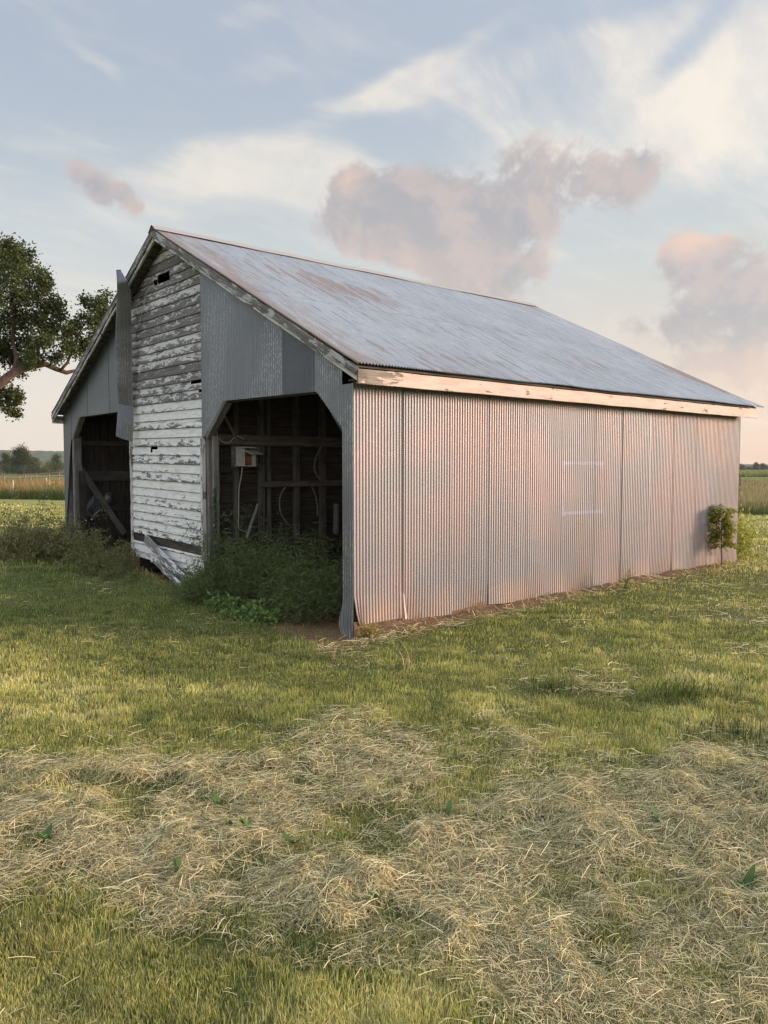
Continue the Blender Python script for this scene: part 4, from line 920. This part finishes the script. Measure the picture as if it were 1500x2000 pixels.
# feathery weeds that fill the right bay
for k, (X, Y, rx, ry, h, n, lb) in enumerate(((.25, 2.75, .45, .35, .92, 70, 'feathery dark weed clump beside the left post of the right bay'), (.35, 1.9, .5, .4, 1.0, 85, 'tallest feathery weed clump in the middle of the right bay'),
                                            (.35, 1.05, .5, .4, .85, 80, 'feathery weed clump next to the right edge of the right bay opening'), (-.12, 2.35, .7, .25, .48, 60, 'lower row of feathery weeds at the threshold of the right bay'))):
    wx1, wy1 = bl(X, Y); bushy('feathery_weed', lb, wx1, wy1, rx, ry, h * 1.10, int(n * 1.1), .085, (.055, .085, .028), (.16, .20, .07), 20 + k, fine=True, nper=3, lpt=12, cat='weed', spread=.9)
wx1, wy1 = bl(-.35, 1.75); bushy('broadleaf_weeds', 'low patch of bright broad-leaved weeds before the right bay', wx1, wy1, .75, .22, .17, 90, .055, (.07, .13, .03), (.18, .25, .07), 31, rot=BARN_ROT + pi / 2, lpt=5)
wx1, wy1 = bl(-.12, 3.1); bushy('broadleaf_weeds', 'leafy weeds round the stone at the foot of the bay post', wx1, wy1, .22, .22, .40, 50, .045, (.06, .10, .03), (.16, .22, .06), 32, lpt=7)
# tall spike weed at the post
def spike(px, py0, py1, X, label, seed, wid=.09):
    r = np.random.default_rng(seed); a, b = bw(on(px, py0, 0, X)), bw(on(px - 1, py1, 0, X)); a = np.array(a); b = np.array(b); t = np.linspace(0, 1, 9)[:, None]; P = a * (1 - t) + b * t; parts = [ribbon(P, .006, (.06, .07, .03))]
    n = 420; s = r.random(n); p = a * (1 - s[:, None]) + b * s[:, None]; aa = r.random(n) * 2 * pi; l = wid * (1.15 - .75 * s) * r.uniform(.7, 1.2, n)
    d = np.stack([np.cos(aa), np.sin(aa), r.uniform(-.2, .7, n)], 1) * l[:, None]; side = np.stack([-np.sin(aa), np.cos(aa), 0 * aa], 1) * .006
    V = np.stack([p, p + d * .5 + side + [0, 0, .01], p + d - [0, 0, .02], p + d * .5 - side + [0, 0, .01]], 1).reshape(-1, 3); i = np.arange(n)[:, None] * 4
    parts.append((V, np.concatenate([i, i + 1, i + 2, i + 3], 1), np.repeat(lerp3((.03, .06, .018), (.085, .125, .035), r.random(n)), 4, 0)))
    tint_obj('spike_weed', parts, 'weed', None, label, 'weed', origin=tuple(a))
spike(420, 1110, 955, -.06, 'tall narrow spiky weed growing up the post between white boards and right bay', 41)
# sapling at the far right corner: pinnate leaves on a thin stem
def sapling(px, pyb, pyt, Y, label, ca, cb, seed, nb, spread, X=None):
    r = np.random.default_rng(seed); base = np.array(on(px, pyb, 1, Y)); base[2] = float(ground_h(*to_world(base[0], base[1]))); top = np.array(on(px + 2, pyt, 1, Y)); 
    B0 = np.array(bw(base)); T0 = np.array(bw(top)); root = empty('sapling', tuple(B0)); tag(root, label, 'sapling')
    t = np.linspace(0, 1, 8)[:, None]; P = B0 * (1 - t) + T0 * t + r.normal(0, .01, (8, 3)) * t; q = MB(); q.tube([Vector(p - B0) for p in P], list(np.linspace(.012, .004, 8)), 6); q.build('stem', M['bark'], root)
    vs = []
    for k in range(nb):
        s = r.uniform(.34, 1.0); p = np.array([np.interp(s, t[:, 0], P[:, i]) for i in range(3)]); a = r.random() * 2 * pi; l = spread * r.uniform(.4, 1.1) * (1.25 - .5 * s); ris = r.uniform(.1, 1.3)
        m = 9; tt = np.linspace(0, 1, m)[:, None]; d = np.concatenate([cos(a) * l * tt, sin(a) * l * tt, l * (ris * tt - .7 * tt * tt)], 1); R_ = p + d; vs.append(ribbon(R_ - B0, .002, (.12, .10, .04)))
        for j in range(2, m):
            for sd in (-1, 1):
                c = R_[j]; ld = np.array([-sin(a) * sd, cos(a) * sd, r.uniform(-1.1, -.2)]) * .065 * r.uniform(.6, 1.2) + np.array([cos(a), sin(a), 0]) * .03; wv_ = np.array([cos(a), sin(a), .1]) * .018
                V = np.stack([c, c + ld * .5 + wv_, c + ld, c + ld * .5 - wv_]) - B0; vs.append((V, np.array([[0, 1, 2, 3]]), np.repeat(lerp3(ca, cb, np.array([r.random()])), 4, 0)))
    tint_obj('leaves', vs, 'leaf', root)
sapling(1409, 1109, 992, -.17, 'green sapling with feathery leaves growing against the right end of the long wall', (.12, .16, .03), (.42, .38, .08), 51, 110, .27)
x_, y_ = bl(8.45, .35)
bushy('weed', 'bright yellow-green plant showing past the far right corner of the barn', x_, y_, .30, .25, 1.05, 46, .07, (.22, .26, .035), (.50, .48, .09), 52, lpt=10)
wx1, wy1 = bl(.10, -.12); bushy('weed', 'small yellowish weed at the foot of the near corner of the long wall', wx1, wy1, .05, .04, .26, 9, .03, (.20, .17, .04), (.38, .32, .09), 53, lpt=6)
def tuft(px, py, h, n, label, seed, ca=(.07, .10, .025), cb=(.22, .24, .07), spread=.5, w=.004, r0=.10, name='grass_tuft', bend=.5):
    r = np.random.default_rng(seed); d = px_dir(px, py); t = CAM_H / -d[2]; x, y = d[0] * t, d[1] * t; parts = []
    for k in range(n):
        a = r.random() * 2 * pi; q = r.random() * r0; bx, by = x + cos(a) * q, y + sin(a) * q; hh = h * r.uniform(.5, 1.1); la = r.random() * 2 * pi; ln = spread * r.random() * hh
        tt = np.linspace(0, 1, 6)[:, None]; P = np.array([bx, by, float(ground_h(bx, by))]) + np.concatenate([cos(la) * ln * tt ** 2, sin(la) * ln * tt ** 2, hh * (tt - bend * (ln / hh) * tt ** 2)], 1)
        parts.append(ribbon(P, w * r.uniform(.6, 1.3), lerp3(ca, cb, np.array([r.random()]))[0]))
    return tint_obj(name, parts, 'weed', None, label, 'grass tuft', origin=(x, y, float(ground_h(x, y))), kind='stuff' if n > 100 else None)
tuft(1222, 1150, .34, 34, 'green grass tuft at the foot of the long wall, right of its middle', 61)
tuft(1080, 1185, .24, 26, 'smaller green grass tuft under the middle of the long wall', 62)
tuft(758, 1262, .30, 12, 'thin green grass tuft near the left end of the long wall', 63, r0=.14)
tuft(800, 1285, .42, 12, 'spray of dry straw-coloured stalks leaning in front of the long wall', 64, (.35, .27, .13), (.55, .44, .24), spread=1.5, r0=.06, w=.003)
tuft(640, 1262, .28, 26, 'flattened dry straw stalks before the right bay', 65, (.25, .16, .09), (.48, .34, .2), spread=2.4, r0=.3, w=.003)
tuft(1350, 1345, .13, 300, 'dark lush grass tuft in the mown grass at the right', 66, (.03, .055, .012), (.12, .15, .035), spread=1.0, r0=.34, w=.0035)
tuft(1075, 1325, .10, 160, 'low dark grass tuft in the mown grass before the long wall', 67, (.035, .055, .014), (.12, .14, .04), spread=1.0, r0=.25, w=.0035)
tuft(1440, 1430, .12, 220, 'long dark grass tuft at the right edge of the hay', 68, (.035, .06, .014), (.12, .15, .04), spread=1.0, r0=.3, w=.0035)
for k, (px, py, hh, nn, lb) in enumerate(((905, 1222, .16, 16, 'small sparse grass tuft at the wall foot, left of the middle'), (985, 1206, .13, 14, 'tiny grass tuft at the wall foot beneath the left part of the chalk outline'), (1150, 1170, .18, 18, 'small grass tuft at the wall foot beneath the chalk outline'), (1300, 1148, .15, 16, 'small grass tuft at the wall foot between the big tuft and the sapling'), (1395, 1122, .2, 40, 'dry brown grass clump heaped round the foot of the sapling'))):
    tuft(px, py, hh, nn, lb, 170 + k, *(((.25, .19, .09), (.45, .36, .18)) if k == 4 else ((.08, .11, .03), (.30, .28, .10))), spread=.9, r0=.09, w=.003)
# broad green leaves poking through the hay
spots = [(452, 1610), (488, 1614), (572, 1640), (352, 1705), (88, 1645), (1452, 1750), (1290, 1608), (736, 1762), (875, 1585), (1165, 1735), (430, 1560)]
wherew = ['left of the dark clump near the middle-left of the hay', 'just right of another in the left half of the hay', 'in the hay just left of the middle', 'at the lower edge of the hay on the left', 'in the hay near the left border', 'at the right border with one big leaf', 'in the upper right part of the hay', 'at the lower middle of the hay', 'in the middle of the hay below the long wall', 'on the dark hollow at the right of the hay', 'at the upper left of the hay']
for k, (px, py) in enumerate(spots):
    r = np.random.default_rng(80 + k); d = px_dir(px, py); t = CAM_H / -d[2]; x, y = d[0] * t, d[1] * t; z = float(ground_h(x, y)) + .03; vs = []
    for j in range(5):
        a = r.random() * 2 * pi; l = r.uniform(.03, .06); dv = np.array([cos(a), sin(a), r.uniform(.4, 1.3)]) * l; sv = np.array([-sin(a), cos(a), 0]) * l * .28; c0 = np.array([x, y, z])
        V = np.stack([c0, c0 + dv * .45 + sv, c0 + dv * .8 + sv * .7, c0 + dv * 1.05, c0 + dv * .8 - sv * .7, c0 + dv * .45 - sv]); vs.append((V, np.array([[0, 1, 2, 3], [0, 3, 4, 5]]), np.repeat(lerp3((.05, .10, .025), (.11, .18, .05), np.array([r.random()])), 6, 0)))
    tint_obj('broadleaf_weed', vs, 'weed', None, 'small green leafy weed ' + wherew[k], 'weed', 'green weeds poking through the hay', origin=(x, y, z - .03))

# ------------------------------------------------------------------ trees
def crown(name, clumps, leaf, per, ca, cb, seed, parent, origin, twig=.35):
    """clumps: (x,y,z,r). leafy twigs spread through each clump"""
    r = np.random.default_rng(seed); cen = []
    for (x, y, z, rad, n) in clumps:
        d = r.normal(0, 1, (n, 3)); d /= np.linalg.norm(d, axis=1)[:, None]; q = r.random(n) ** .45; cen.append(np.array([x, y, z]) + d * (q * rad)[:, None] * np.array([1, 1, .9]))
    V, Q, C = leaves(np.concatenate(cen), leaf, per, leaf * twig * 2.6, ca, cb, seed=seed, updown=.9, aspect=.55)
    return tint_obj(name, [(V - np.array(origin), Q, C)], 'leaf', parent)
def big_tree():
    D = 25.0; r = np.random.default_rng(3); tp = at(-230, 1000, D); tp[2] = 0
    root = empty('tree', tuple(tp)); tag(root, 'large leafy tree whose long crooked limb reaches towards the left roof edge', 'tree')
    q = MB(); 
    def P(px, py, dd=0.0): return Vector(at(px, py, D + dd)) - Vector(tp)
    q.tube([Vector((0, 0, -.2)), P(-225, 900), P(-215, 820), P(-200, 740), P(-215, 640), P(-200, 520), P(-190, 420)], [.55, .42, .38, .34, .26, .18, .08], 12)
    q.tube([P(-205, 850), P(-110, 810, -.3), P(-40, 775, -.5), P(0, 749, -.5), P(26, 727, -.4), P(60, 716, -.2), P(88, 711, 0), P(108, 720, .1), P(130, 728, .2), P(150, 723, .3), P(178, 700, .5)], [.28, .20, .17, .145, .12, .10, .09, .08, .07, .045, .015], 10)
    q.tube([P(14, 738, -.4), P(30, 716, -.3), P(32, 700, -.2), P(24, 660), P(30, 610), P(20, 560), P(30, 500)], [.10, .08, .07, .055, .045, .03, .015], 8)
    q.tube([P(118, 724, .1), P(132, 708, .1), P(142, 680, .2), P(160, 640, .3), P(185, 605, .4), P(195, 585)], [.05, .045, .04, .03, .02, .01], 7)
    q.tube([P(62, 716), P(72, 690), P(88, 650), P(92, 600)], [.05, .04, .03, .01], 7)
    q.tube([P(-200, 740), P(-120, 650), P(-50, 580), P(0, 530), P(20, 500)], [.24, .18, .12, .07, .02], 8)
    q.tube([P(-60, 780), P(-20, 765), P(5, 770), P(20, 790), P(34, 808)], [.06, .04, .025, .015, .008], 6)
    q.tube([P(-205, 700), P(-300, 600), P(-380, 520)], [.22, .14, .04], 8)
    q.build('trunk', M['bark'], root, smooth=True)
    pix = [(20, 480, 20), (5, 500, 40), (45, 500, 24), (30, 535, 34), (70, 535, 22), (85, 555, 16), (60, 575, 26), (15, 575, 40), (88, 600, 14), (40, 620, 36), (5, 640, 42), (75, 625, 24), (110, 600, 14), (118, 618, 9), (103, 585, 10), (100, 640, 18), (70, 665, 26), (30, 675, 32), (0, 690, 30), (90, 665, 14), (60, 695, 16), (30, 705, 14), (75, 700, 10),
           (192, 590, 12), (205, 580, 9), (165, 585, 7), (178, 600, 12), (200, 610, 16), (182, 625, 15), (160, 620, 9), (205, 640, 18), (185, 655, 14), (150, 650, 12), (134, 645, 11), (165, 675, 13), (135, 675, 13), (115, 692, 11), (150, 692, 10), (175, 695, 12), (105, 700, 8), (132, 640, 7), (146, 635, 7), (125, 660, 9),
           (10, 765, 9), (28, 768, 8), (20, 783, 9), (0, 785, 10), (36, 778, 5), (30, 806, 4), (15, 798, 4), (-10, 775, 14), (10, 745, 8), (60, 712, 8), (38, 726, 5)]
    off = [(-60, 470, 60), (-130, 440, 70), (-60, 560, 70), (-140, 540, 80), (-220, 470, 90), (-60, 660, 60), (-130, 650, 80), (-220, 580, 90), (-300, 520, 90), (-300, 620, 90), (-380, 600, 80), (-200, 690, 70), (-80, 740, 40), (-280, 720, 70), (-40, 800, 24)]
    cl = []
    for (px, py, rad) in pix:
        rr = rad * D / F_PX
        for j in range(2 if rad > 12 else 1):
            p = at(px, py, D + r.normal(0, .8 if rad > 12 else .3)); cl.append((p[0], p[1], p[2], rr * .95, max(10, int(60 * rr * rr * (1 if rad > 20 else 1.5)) + 8)))
    for (px, py, rad) in off:
        rr = rad * D / F_PX; p = at(px, py, D + r.normal(0, 1.2)); cl.append((p[0], p[1], p[2], rr, int(75 * rr * rr)))
    crown('crown', cl, .105, 20, (.022, .036, .010), (.085, .105, .026), 5, root, tp)
big_tree()
def far_tree(px, D, hpx, wpx, label, seed, ca, cb, cat='tree', nclump=16, group=None, leafk=1.0, shape=None):
    r = np.random.default_rng(seed); b = at(px, 915, D); b[2] = 0; H_ = hpx * D / F_PX; Wd = wpx * D / F_PX; root = empty('tree', tuple(b)); tag(root, label, cat, group)
    q = MB(); q.tube([(0, 0, -.2), (.05 * H_, 0, H_ * .35), (0, .02 * H_, H_ * .8)], [H_ * .035, H_ * .025, H_ * .008], 7); q.build('trunk', M['bark'], root)
    cl = []
    for k in range(nclump):
        a = r.random() * 2 * pi; zt = r.random(); rad = Wd * .5 * (1 - .75 * zt ** 2.2) ; q_ = np.sqrt(r.random()) * rad * .85
        cl.append((b[0] + cos(a) * q_, b[1] + sin(a) * q_, H_ * (.14 + .74 * zt), H_ * r.uniform(.10, .2), 26))
    crown('crown', cl, H_ * .045 * leafk, 9, ca, cb, seed, root, b, twig=.4)
gt = 'trees beyond the fence'
TA, TB = (.018, .032, .010), (.085, .10, .028)
far_tree(42, 200, 57, 54, 'tallest round tree of the group beyond the left fence', 101, TA, TB, nclump=34, group=gt)
far_tree(14, 206, 44, 46, 'broad tree at the left edge beyond the fence', 102, TA, TB, nclump=26, group=gt)
far_tree(68, 203, 34, 34, 'lower yellowish tree on the right shoulder of the tallest one beyond the fence', 103, (.05, .06, .015), (.15, .15, .04), nclump=20, group=gt)
far_tree(112, 210, 40, 44, 'bushy tree beyond the fence next to the barn corner', 104, (.035, .05, .018), (.12, .14, .05), nclump=24, group=gt)
far_tree(92, 190, 24, 26, 'small bright green tree beyond the fence left of the barn corner', 105, (.05, .075, .018), (.15, .17, .045), nclump=14, group=gt)
far_tree(-40, 200, 46, 60, 'tree outside the left border beyond the fence', 106, TA, TB, nclump=20, group=gt)
gt2 = 'distant trees on the right horizon'
for k, (px, h, w) in enumerate(((1448, 14, 18), (1462, 10, 14), (1476, 17, 18), (1489, 16, 18), (1504, 13, 18), (1436, 12, 18), (1522, 14, 20))):
    far_tree(px, 480, h, w, ['dark distant tree touching the barn wall on the right horizon', 'smallest distant tree in the dip of the right horizon line', 'tallest dark tree on the right horizon', 'dark distant tree right of the tallest one on the right horizon', 'dark distant tree at the right border of the horizon', 'distant tree behind the barn end on the right horizon', 'distant tree outside the right border'][k], 120 + k, (.02, .028, .014), (.05, .062, .026), nclump=16, group=gt2, leafk=1.4)
# hedge line joining the far woods on both sides
def hedge(px0, px1, D, h, seed, ca, cb, label, n=1500):
    r = np.random.default_rng(seed); px = r.uniform(px0, px1, n); c = np.array([at(p, 915, D) for p in px]); c[:, 1] += r.normal(0, 3, n); c[:, 2] = r.random(n) ** 1.1 * h * (.6 + .6 * vn(px, px * 0, .12)); V, Q, C = leaves(c, h * .09, 8, h * .09, ca, cb, seed=seed, aspect=.6)
    o = tint_obj('thicket', [(V, Q, C)], 'leaf'); tag(o, label, 'thicket', kind='stuff')
hedge(-90, 160, 196, 2.6, 140, (.02, .035, .014), (.075, .095, .035), 'low dark thicket along the foot of the trees beyond the left fence')
hedge(1380, 1640, 485, 4.0, 141, (.02, .028, .014), (.05, .06, .028), 'distant dark thicket on the right horizon', 900)
# ------------------------------------------------------------------ hills
def m_hill():
    m, g, b = mat('wooded_hillside'); p = geo_pos(g); n = g.noise(p, .06, 5, .7); n2 = g.noise(p, .012, 3, .5)
    g.put(b.inputs['Base Color'], g.mix(g.ss(g.m('ADD', g.m('MULTIPLY', n, .7), g.m('MULTIPLY', n2, .3)), .35, .65), (.035, .055, .03), (.085, .11, .055))); b.inputs['Roughness'].default_value = 1; b.inputs['Specular IOR Level'].default_value = 0; return m
def hills():
    nx, nd = 900, 26; aa = np.linspace(R(-62), R(62), nx); V = []
    prof = np.interp(np.degrees(aa), [-62, -45, -33, -27, -20, -10, 5, 20, 25, 28, 40, 62], [34, 37, 38, 36, 34, 30, 22, 12, 9, 10, 8, 6])     # crest height in photo px above the horizon
    prof = prof + 3.0 * (fbm(aa * 40, aa * 0, 1, 2, 3) - .5) + 1.6 * (vn(aa * 500, aa * 0, 1, 8) - .5)
    for j in range(nd):
        t = j / (nd - 1); D = 1150 + 500 * t; z = (prof / F_PX * 1500) * np.sin(t * pi / 2) ** 1.0 * (1 if t < .99 else 1) + 2.5 * (vn(aa * 400, aa * 0 + j * 3.7, 1, 3) - .5) * (t > 0); V.append(np.stack([np.sin(aa) * D, np.cos(aa) * D, z - 1 * (t == 0)], -1))
    V = np.stack(V, 1); i = np.arange(nx * nd).reshape(nx, nd); Q = np.stack([i[:-1, :-1], i[1:, :-1], i[1:, 1:], i[:-1, 1:]], -1).reshape(-1, 4)
    o = link('hills', fast_mesh('hills', V.reshape(-1, 3), Q, smooth=False), m_hill()); tag(o, kind='structure')
hills()
# ------------------------------------------------------------------ wild grass strips and crop
def wild(n, pxr, pyr, h0, h1, w, seed, cg, co, cond, ct=None):
    x, y = pick_screen(n, *pyr, *pxr); k = cond(x, y); x, y = x[k], y[k]; n = len(x); d = np.sqrt(x * x + y * y); z = ground_h(x, y)
    h = rng.uniform(h0, h1, n) * (.75 + .5 * vn(x, y, .35, 4.0)); ww = w * np.maximum(1, d / 28) * rng.uniform(.6, 1.3, n); a = rng.uniform(0, 2 * pi, n); lx, ly = np.cos(a * 3) * .22 * h, np.sin(a * 3) * .22 * h; bx, by = np.cos(a) * ww, np.sin(a) * ww * .4
    V = np.zeros((n, 5, 3)); V[:, 0] = np.stack([x - bx, y - by, z], -1); V[:, 1] = np.stack([x + bx, y + by, z], -1); V[:, 2] = np.stack([x - bx * .7 + lx * .4, y - by + ly * .4, z + h * .6], -1); V[:, 3] = np.stack([x + bx * .7 + lx * .4, y + by + ly * .4, z + h * .6], -1); V[:, 4] = np.stack([x + lx, y + ly, z + h], -1)
    i = np.arange(n)[:, None] * 5; t = np.clip(rng.random(n) * .7 + (fbm(x, y, .3, 2.2, 3) - .3) * .9, 0, 1); lowc = lerp3(cg, tuple(v * 1.5 for v in cg), rng.random(n)); top = lerp3(cg, co, t)
    C = np.stack([lowc, lowc, lowc * .4 + top * .6, lowc * .4 + top * .6, top], 1).reshape(-1, 3); return V.reshape(-1, 3), np.concatenate([i, i + 1, i + 3, i + 2], 1), np.concatenate([i + 2, i + 3, i + 4], 1), C
edge_ = lambda x, y: (y + .42 * x) - 32.4
join('wild_grass', [wild(26000, (-200, 230), (932, 985), .55, .95, .012, 1, (.10, .135, .04), (.68, .38, .19), lambda x, y: (edge_(x, y) > 0) & (y < 66)),
                    wild(14000, (-200, 230), (962, 985), .35, .6, .012, 2, (.05, .075, .02), (.12, .13, .04), lambda x, y: (edge_(x, y) > -.6) & (edge_(x, y) < 3))], 'grass', label='tall wild grass with orange seed heads before the left fence', cat='grass')
join('wild_grass', [wild(26000, (1370, 1720), (928, 1012), .22, .5, .012, 3, (.12, .15, .05), (.50, .36, .20), lambda x, y: (edge_(x, y) > 0) & (y < 100)),
                    wild(9000, (1370, 1720), (985, 1014), .2, .4, .012, 4, (.06, .085, .02), (.15, .15, .05), lambda x, y: (edge_(x, y) > -.6) & (edge_(x, y) < 4))], 'grass', label='tall wild grass, green and tan, past the far end of the barn', cat='grass')
join('crop', [wild(16000, (1370, 1720), (920.5, 932), .7, 1.05, .03, 5, (.10, .14, .04), (.34, .34, .12), lambda x, y: (y > 96) & (y < 420) & (np.sin((y + .1 * x) * .9) > -.3))], 'grass', label='rows of green crop in the far field at the right', cat='crop')
# ------------------------------------------------------------------ fence on the left
def fence():
    D = 62.0; ps = [at(p, 950, D + (30 - p) * .02) for p in (-60, -25, 8, 37, 49, 60, 71, 96, 115, 140, 175)]; o0 = ps[0].copy(); o0[2] = 0
    root = empty('rail_fence', tuple(o0)); tag(root, 'brown pipe rail fence with a pinkish top rail behind the tall grass', 'fence')
    def z(py): return at(60, py, D)[2]
    tops = [z(927.5), z(927.5), z(927.5), z(927.5), z(927), z(926.5), z(926), z(924.5), z(923.5), z(923), z(923)]
    for p, tz in zip(ps, tops):
        q = MB(); q.bar((p[0] - o0[0], p[1] - o0[1], -.2), (p[0] - o0[0], p[1] - o0[1], tz + .02), .09, .09, up=(0, 1, 0)); q.build('post', M['rail'], root)
    for k, dzz in enumerate((0, -.28, -.55)):
        q = MB(); q.tube([(p[0] - o0[0], p[1] - o0[1] - .06, tz + dzz) for p, tz in zip(ps, tops)], .045 if k == 0 else .03, 6); q.build('rail', M['rail'], root)
fence()
def stake(px, y0, y1, D, label):
    p = at(px, y1, D); q = MB(); q.tube([(p[0], p[1], 0), (p[0], p[1], at(px, y0, D)[2])], .02, 6); top_thing('stake', q, 'plastic', label, 'stake', (p[0], p[1], 0))
stake(26, 938, 962, 42, 'thin white stake standing in the wild grass at the left'); stake(91, 933, 945, 55, 'short white stake beside the small white bucket')
def bucket():
    p = at(95, 945, 54); root = empty('bucket', (p[0], p[1], 0)); tag(root, 'small white bucket half hidden in the tall orange grass before the fence', 'bucket')
    q = MB(); z = at(95, 945, 54)[2]; pts = [(0, 0, z - .3), (0, 0, z + .06)]; q.tube(pts, [.15, .19], 14); q.build('bucket_body', M['plastic'], root)
    q = MB(); q.tube([(.19 * cos(a), 0, z + .05 + .16 * sin(a)) for a in np.linspace(0, pi, 9)], .012, 5); q.build('handle', M['plastic'], root)
    q = MB(); q.tube([(0, 0, 0), (0, 0, z - .3)], .05, 6); q.build('stand', M['rail'], root)
bucket()
# ------------------------------------------------------------------ light evening haze
def haze():
    me = bpy.data.meshes.new('haze'); x0, x1, y0, y1, z0, z1 = -2400, 2400, -60, 2100, -6, 120
    v = [(x, y, z) for x in (x0, x1) for y in (y0, y1) for z in (z0, z1)]; f = [(0, 1, 3, 2), (4, 6, 7, 5), (0, 4, 5, 1), (2, 3, 7, 6), (0, 2, 6, 4), (1, 5, 7, 3)]
    me.from_pydata(v, [], f); m = bpy.data.materials.new('haze_air'); m.use_nodes = True; nt = m.node_tree; nt.nodes.remove(nt.nodes['Principled BSDF'])
    pv = nt.nodes.new('ShaderNodeVolumePrincipled'); pv.inputs['Color'].default_value = (.86, .88, .92, 1); pv.inputs['Density'].default_value = .00016; pv.inputs['Anisotropy'].default_value = .2
    nt.links.new(pv.outputs[0], nt.nodes['Material Output'].inputs['Volume']); o = link('haze', me, m); tag(o, kind='stuff')
HAZE = True
if HAZE: haze()
